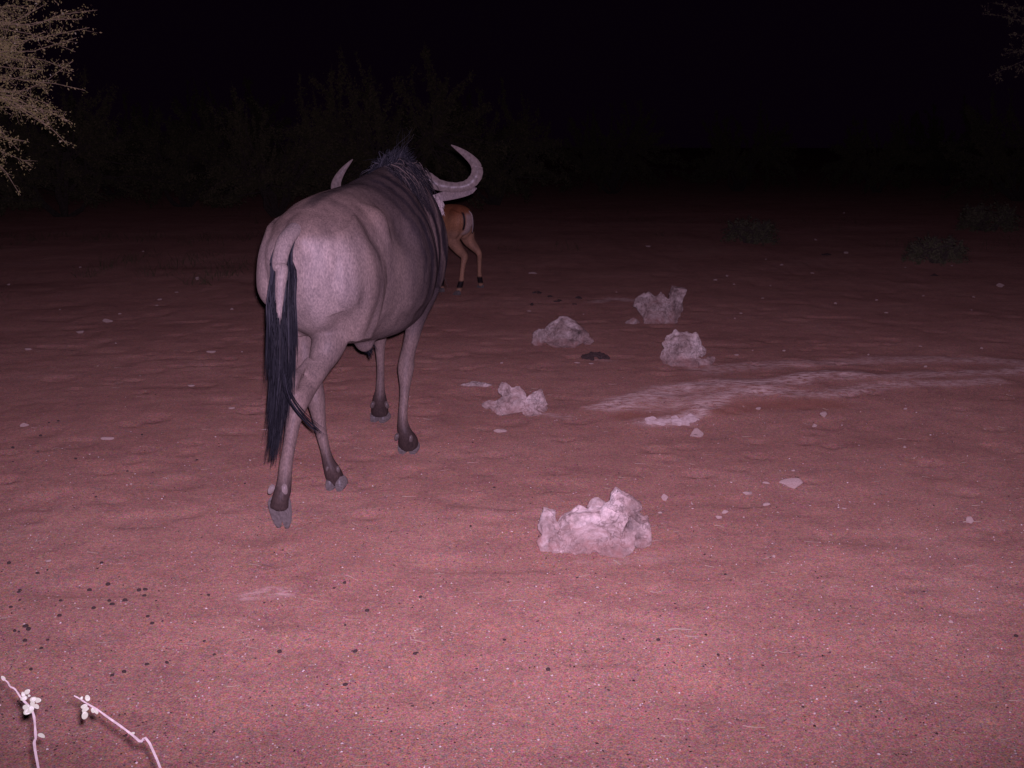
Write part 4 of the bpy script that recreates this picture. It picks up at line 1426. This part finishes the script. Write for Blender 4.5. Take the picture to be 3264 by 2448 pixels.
for (u0, v0, u1, v1, lab) in ((2130, 2012, 2205, 2008, 'long pale dry straw lying on open sand'),
                              (3070, 1667, 3125, 1664, 'thin straw lying at the foot of the pale rounded stone'),
                              (1955, 1790, 1978, 1802, 'short pale straw lying in front of the biggest calcrete rock')):
    p0, p1 = gpoint(u0, v0), gpoint(u1, v1)
    tt = np.linspace(0, 1, 7)[:, None]
    P_ = p0 * (1 - tt) + p1 * tt
    P_[:, 2] = ground_height(P_[:, :2]) + 0.004
    P_[:, 1] += 0.006 * np.sin(tt[:, 0] * 5)
    c = P_.mean(0)
    V_, F_ = tube(P_ - c, 0.0022 * np.linspace(1, 0.5, 7), None, None, 5)
    o = put('straw', build_mesh('straw', V_, F_, True), M['straw'])
    o.location = c
    tag(o, lab, 'straw')

# ---------------------------------------------------------------- thorn trees and bushes
def branch_path(a, b, bend, K, rg):
    t = np.linspace(0, 1, K)[:, None]
    d = b - a
    L = np.linalg.norm(d)
    off = rg.normal(0, 1, 3) * L * bend
    P_ = a + d * t + off * (t * (1 - t)) * 2
    P_ += rg.normal(0, 0.016, (K, 3)) * L * np.sin(t * math.pi)
    return P_


def leaves_at(C_, size, rg):
    """one small diamond leaf at each point"""
    n_ = len(C_)
    a = unit(rg.normal(0, 1, (n_, 3)))
    b = unit(np.cross(a, rg.normal(0, 1, (n_, 3))))
    s = (size * rg.uniform(0.6, 1.3, n_))[:, None]
    Q = np.stack([C_ - a * s, C_ + b * s * 0.45, C_ + a * s, C_ - b * s * 0.45], 1)
    return Q.reshape(-1, 3), [np.arange(n_ * 4).reshape(-1, 4)]


def grow(root, tips, rg, r0, twig_len, twigs, leaf_size, leaf_n, bend=0.12, K=8):
    """branches from root to each tip with side twigs and leaves; returns wood parts, leaf centres"""
    wood, leaf = [], []
    for tp in tips:
        P_ = branch_path(root + rg.normal(0, 0.05, 3), tp, bend, K, rg)
        wood.append(tube(P_, np.linspace(r0, r0 * 0.22, K), None, None, 5))
        D_ = unit(np.gradient(P_, axis=0))
        for _ in range(twigs):
            f_ = rg.uniform(0.25, 0.97) * (K - 1)
            i = min(int(f_), K - 2)
            p = P_[i] + (P_[i + 1] - P_[i]) * (f_ - i)
            d = unit(D_[i] + rg.normal(0, 0.62, 3))
            L = twig_len * rg.uniform(0.4, 1.2) * (1.1 - 0.5 * f_ / (K - 1))
            tt = np.linspace(0, 1, 5)[:, None]
            Q = p + d * L * tt + rg.normal(0, 0.06, 3) * L * tt ** 2
            wood.append(tube(Q, np.linspace(r0 * 0.28, r0 * 0.12, 5), None, None, 3))
            m_ = leaf_n
            s = rg.uniform(0.05, 1, m_)[:, None]
            leaf.append(p + d * L * s + rg.normal(0, 0.014, (m_, 3)))
        s = rg.uniform(0.40, 1.0, leaf_n * 5) ** 0.8
        j = np.minimum((s * (K - 1)).astype(int), K - 2)
        leaf.append(P_[j] + (P_[j + 1] - P_[j]) * ((s * (K - 1)) - j)[:, None] + rg.normal(0, 0.012, (len(s), 3)))
    return wood, np.vstack(leaf)


def thorn_tree(name, label, base, forks, seed, leaf_mat, twig_len, twigs, leaf_size, leaf_n, r_trunk=0.07, group=None, cat='tree', bark='bark'):
    """forks: list of (hub point, list of tips) in world space"""
    rg = np.random.default_rng(seed)
    base = np.array([base[0], base[1], gz(base[0], base[1])])
    root_o = empty(name, base)
    trunk, crown = [], []
    for hub, tips in forks:
        hub = np.asarray(hub, float)
        start = base + np.array([rg.normal(0, 0.05), rg.normal(0, 0.05), -0.05])
        P_ = branch_path(start, hub, 0.14, 10, rg)
        trunk.append(tube(P_ - base, np.linspace(r_trunk, r_trunk * 0.45, 10), None, None, 9))
        w_, l_ = grow(hub, [np.asarray(t, float) for t in tips], rg, r_trunk * 0.15, twig_len, twigs, leaf_size, leaf_n)
        trunk += [(v - base, f) for v, f in w_]
        crown.append(l_)
    V_, F_ = join_parts(trunk)
    put('trunk', build_mesh('trunk', V_, F_, True), M[bark], root_o)
    V_, F_ = leaves_at(np.vstack(crown) - base, leaf_size, rg)
    put('crown', build_mesh('crown', V_, F_, False), M[leaf_mat], root_o)
    return tag(root_o, label, cat, group)


rg = np.random.default_rng(71)
# left acacia: its outer twigs reach into the picture
tips = [(310, 32), (285, 88), (262, 60), (240, 165), (235, 228), (272, 288), (188, 358), (225, 388), (216, 462), (92, 452), (100, 522), (65, 622), (245, 120), (230, 195), (150, 330), (165, 410), (95, 30), (150, 10), (60, 480)]
hubA = at_y(-420, 190, 6.4)
tA = [at_y(u, v, 6.15 + rg.normal(0, 0.2)) for u, v in tips]
tA += [at_y(rg.uniform(-60, 150), rg.uniform(40, 400), 6.15 + rg.normal(0, 0.3)) for _ in range(15)]
hubB = at_y(-520, -60, 6.8)
tB = [at_y(rg.uniform(-250, 210), rg.uniform(-260, 90), 6.6 + rg.normal(0, 0.45)) for _ in range(34)]
hubC = at_y(-700, 150, 6.5)
tC = [hubC + np.array([-0.8, 0.1, 0.3]) + rg.normal(0, 0.55, 3) for _ in range(26)]
thorn_tree('thorn_tree', 'pale green thorn tree with fine spiny twigs reaching in beside dark bushes', (at_y(-640, 600, 6.5)[0], 6.5),
           [(hubA, tA), (hubB, tB), (hubC, tC)], 72, 'leaf', 0.12, 20, 0.0068, 13, 0.040, bark='pale_bark')
# right thorn tree, farther and dimmer
hubD = at_y(3520, 130, 13.0)
tD = [at_y(u, v, 12.7 + rg.normal(0, 0.3)) for u, v in ((3130, 45), (3175, 8), (3205, 30), (3200, 160), (3190, 175), (3150, 245), (3235, 60), (3240, 230), (3225, 110))]
hubE = at_y(3650, -120, 13.4)
tE = [at_y(rg.uniform(3200, 3800), rg.uniform(-320, 60), 13.2 + rg.normal(0, 0.5)) for _ in range(22)]
thorn_tree('thorn_tree', 'dim thorn tree with only its outer twigs catching light, opposite the pale one', (at_y(3640, 600, 13.2)[0], 13.2),
           [(hubD, tD), (hubE, tE)], 73, 'far_leaf', 0.24, 7, 0.016, 9, 0.06)


def bush_data(seed, n_forks, spread, height, twigs=7, leaf_n=9):
    """unit bush about its base: (trunk verts/faces, leaf verts/faces)"""
    rg = np.random.default_rng(seed)
    trunk, crown = [], []
    for k in range(n_forks):
        a = 2 * math.pi * k / n_forks + rg.normal(0, 0.3)
        hub = np.array([math.cos(a) * spread * 0.35, math.sin(a) * spread * 0.35, height * rg.uniform(0.22, 0.5)])
        P_ = branch_path(np.array([0, 0, -0.05]), hub, 0.15, 8, rg)
        trunk.append(tube(P_, np.linspace(0.045, 0.022, 8), None, None, 6))
        tips_ = []
        for _ in range(13):
            b_, r_ = a + rg.normal(0, 0.7), rg.uniform(0.25, 1.0)
            tips_.append(np.array([math.cos(b_) * spread * r_, math.sin(b_) * spread * r_, height * (0.06 + 0.94 * rg.uniform(0, 1) ** 0.7) * math.sqrt(1 - 0.88 * r_ * r_)]))
        w_, l_ = grow(hub, tips_, rg, 0.014, 0.22 * min(1.0, height), twigs, 0.02, leaf_n, 0.10, 7)
        trunk += w_
        crown.append(l_)
    return join_parts(trunk), leaves_at(np.vstack(crown) + np.array([0, 0, -0.12]) * rg.uniform(0, 1, (sum(map(len, crown)), 1)), 0.024, rg)


bush_meshes = []
for i, (nf, sp_, hh) in enumerate(((7, 1.6, 2.3), (8, 1.9, 2.6), (6, 1.4, 1.9))):
    (tv_, tf_), (cv_, cf_) = bush_data(800 + i, nf, sp_, hh, 12, 16)
    a = build_mesh('trunk', tv_, tf_, True)
    a.materials.append(M['bark'])
    b = build_mesh('crown', cv_, cf_, False)
    b.materials.append(M['far_leaf'])
    bush_meshes.append((a, b))


def bush(label, x, y_, which, scale, rz, group):
    o = empty('thorn_bush', (x, y_, gz(x, y_)), rz)
    o.scale = (scale, scale, scale)
    for nm, m_ in zip(('trunk', 'crown'), bush_meshes[which]):
        c = bpy.data.objects.new(nm, m_)
        link(c, o)
    return tag(o, label, 'bush', group)


GB = 'dark thorn bushes in the background'
LB = 'dark thorn bush standing back in the night'
for px_, Y_, w_, sc_ in ((-160, 21.0, 0, 1.2), (220, 24.0, 1, 1.25), (600, 28.0, 2, 1.45), (900, 24.0, 0, 1.3), (1250, 25.0, 1, 1.5), (1580, 29.0, 0, 1.4), (1950, 36.0, 1, 1.2),
                         (2350, 38.0, 0, 1.3), (2780, 37.0, 2, 1.4), (3230, 31.0, 1, 1.3), (3000, 44.0, 0, 1.5), (1430, 38.0, 2, 1.8), (740, 36.0, 1, 1.5), (380, 34.0, 2, 1.7)):
    bush(LB, (px_ - 1632) / F_PX * Y_, Y_, w_, sc_, random.uniform(0, 6.28), GB)

# low grey-green shrubs on the far sand
(tv_, tf_), (cv_, cf_) = bush_data(850, 6, 0.52, 0.55, 5, 3)
tv_ = tv_ * np.array([1, 1, 1.0])
sh_t = build_mesh('stems', tv_ * 0.999, tf_, True)
sh_t.materials.append(M['bark'])
sh_c = build_mesh('foliage', cv_, cf_, False)
sh_c.materials.append(M['shrub_leaf'])
for u, v, sc_, lab in ((2985, 838, 0.85, 'low grey-green shrub on the dim sand beyond the salt streak'), (2390, 775, 0.95, 'low leafless-looking shrub behind the scattered pebbles on dim sand'),
                       (3150, 735, 1.2, 'low grey-green shrub farther back beyond the dim sand')):
    g = gpoint(u, v)
    o = empty('shrub', (g[0], g[1], g[2]), random.uniform(0, 6))
    o.scale = (sc_, sc_, sc_ * 0.85)
    for nm, m_ in (('stems', sh_t), ('foliage', sh_c)):
        link(bpy.data.objects.new(nm, m_), o)
    tag(o, lab, 'shrub')

# thin dry grass where the flash fades
n = 5200
rg = np.random.default_rng(901)
u = np.concatenate([rg.uniform(-300, 900, n // 2), rg.uniform(-300, 3500, n - n // 2)])
v = np.concatenate([rg.uniform(700, 1080, n // 2), rg.uniform(620, 800, n - n // 2)])
P_ = np.array([on_ground(a, b)[:2] for a, b in zip(u, v)])
P_ = np.round(P_ / 0.8) * 0.8 + rg.normal(0, 0.13, P_.shape)
keep = (fbm(np.concatenate([P_ * 0.5, np.zeros((n, 1))], 1), 3, 77) > 0.02) & ~((P_[:, 0] > -2.2) & (P_[:, 1] < 13))
P_ = P_[keep]
n = len(P_)
hgt = ground_height(P_)
L = rg.uniform(0.05, 0.20, n)[:, None, None]
d = unit(np.stack([rg.normal(0, 0.5, n), rg.normal(0, 0.5, n), np.ones(n)], 1))
t = np.linspace(0, 1, 5)[None, :, None]
Pth = np.concatenate([P_, hgt[:, None]], 1)[:, None] + d[:, None] * L * t + rg.normal(0, 0.25, (n, 1, 3)) * np.array([1, 1, 0]) * L * t ** 2
V_, F_ = strands(Pth, np.full(n, 0.0022))
tag(put('dry_grass', build_mesh('dry_grass', V_, F_, True), M['grass']), 'thin dry grass at the edge of the dark', 'grass', kind='stuff')

# ---------------------------------------------------------------- two leafy shoots close to the lens
def leaf_disc(seed, L, W):
    rg = np.random.default_rng(seed)
    n_, rows = 14, []
    top, bot = [], []
    for r_ in (0.0, 0.5, 1.0):
        for k in range(n_ if r_ else 1):
            a = 2 * math.pi * k / n_
            p = np.array([L * 0.5 * (1 + r_ * math.cos(a)), W * 0.5 * r_ * math.sin(a) * (1 - 0.12 * math.cos(a)), 0.0])
            p[2] = 0.10 * W * (abs(math.sin(a)) * r_) ** 2 - 0.10 * L * ((p[0] / L) - 0.3) ** 2
            top.append(p)
    V_ = np.array(top)
    V2 = V_ - np.array([0, 0, 0.0006])
    nv = len(V_)
    F_ = []
    for k in range(n_):
        a, b = 1 + k, 1 + (k + 1) % n_
        c, d_ = 1 + n_ + k, 1 + n_ + (k + 1) % n_
        F_ += [(0, a, b), (a, c, d_), (a, d_, b)]
    F_ = np.array(F_)
    rim = []
    for k in range(n_):
        c, d_ = 1 + n_ + k, 1 + n_ + (k + 1) % n_
        rim += [(c, c + nv, d_ + nv), (c, d_ + nv, d_)]
    return build_mesh('leaf', np.vstack([V_, V2]), [np.vstack([F_, F_[:, ::-1] + nv, np.array(rim)])], True)


def shoot(label, stem_px, Y0, root_xy, leaf_px, seed):
    rg = np.random.default_rng(seed)
    pts = [at_y(u, v, Y) for u, v, Y in stem_px]
    root_p = np.array([root_xy[0], root_xy[1], gz(*root_xy) - 0.02])
    lowest = pts[-1]
    mid = root_p * 0.45 + lowest * 0.55 + np.array([0.02, -0.03, 0.0])
    P_ = catmull(np.array([root_p, mid] + pts[::-1]), 5)
    base = np.array([root_xy[0], root_xy[1], gz(*root_xy)])
    o = empty('leafy_shoot', base)
    V_, F_ = tube(P_ - base, np.linspace(0.0021, 0.0011, len(P_)) * (1 + 0.12 * rg.normal(0, 1, len(P_))), None, None, 7)
    put('stem', build_mesh('stem', V_, F_, True), M['twig'], o)
    lm = [leaf_disc(seed + k, 1.0, 0.72) for k in range(3)]
    for m_ in lm:
        m_.materials.append(M['round_leaf'])
    for u, v, Y, L_px, ang in leaf_px:
        p = at_y(u, v, Y)
        L = 1.42 * L_px / px_per_m(p)
        # leaf axis in the view plane turned by ang, blade tilted toward the viewer
        right, up, back = np.array([1, 0, 0.0]), np.array([0, SP, CP]), -unit(p - CAM)
        ca, sa = math.cos(math.radians(ang)), math.sin(math.radians(ang))
        ax = unit(right * ca + up * sa + back * rg.normal(0, 0.35))
        nn = unit(back + rg.normal(0, 0.30, 3))
        sd = unit(np.cross(nn, ax))
        nn = np.cross(ax, sd)
        lf = bpy.data.objects.new('leaf', lm[rg.integers(0, 3)])
        link(lf, o)
        mw = Matrix(((ax[0] * L, sd[0] * L, nn[0] * L, p[0] - base[0] - ax[0] * L * 0.5), (ax[1] * L, sd[1] * L, nn[1] * L, p[1] - base[1] - ax[1] * L * 0.5),
                     (ax[2] * L, sd[2] * L, nn[2] * L, p[2] - base[2] - ax[2] * L * 0.5), (0, 0, 0, 1)))
        lf.matrix_basis = mw
    return tag(o, label, 'plant')


shoot('bleached leafy shoot bending away, its bare tip beyond a dense cluster of round leaves',
      [(6, 2161, 1.66), (24, 2174, 1.65), (32, 2188, 1.64), (48, 2197, 1.63), (68, 2226, 1.61), (88, 2246, 1.60), (103, 2268, 1.585), (110, 2295, 1.57), (114, 2350, 1.54), (122, 2448, 1.50)],
      1.6, (-0.52, 1.30),
      [(10, 2162, 1.66, 13, 120), (74, 2213, 1.60, 12, 110), (87, 2205, 1.60, 15, 40), (76, 2226, 1.60, 15, 200), (106, 2229, 1.59, 15, 20), (121, 2232, 1.59, 16, 0), (93, 2218, 1.6, 8, -60),
       (83, 2254, 1.585, 17, 190), (90, 2266, 1.58, 22, 215), (99, 2260, 1.58, 18, 250), (104, 2243, 1.59, 16, 70), (116, 2252, 1.585, 14, -40), (132, 2345, 1.55, 17, -20)], 921)
shoot('bleached leafy shoot with sparse round leaves hanging below its stem',
      [(237, 2218, 1.64), (252, 2226, 1.635), (275, 2241, 1.62), (292, 2251, 1.615), (315, 2265, 1.605), (345, 2287, 1.59), (392, 2320, 1.565), (444, 2362, 1.535), (500, 2420, 1.50)],
      1.6, (-0.26, 1.28),
      [(260, 2225, 1.625, 8, 60), (279, 2225, 1.62, 15, 110), (268, 2252, 1.615, 15, 200), (268, 2267, 1.61, 16, 230), (270, 2281, 1.60, 19, 265), (297, 2264, 1.61, 13, -80), (307, 2268, 1.605, 13, -60),
       (276, 2260, 1.61, 11, 210), (420, 2338, 1.55, 15, 20)], 931)
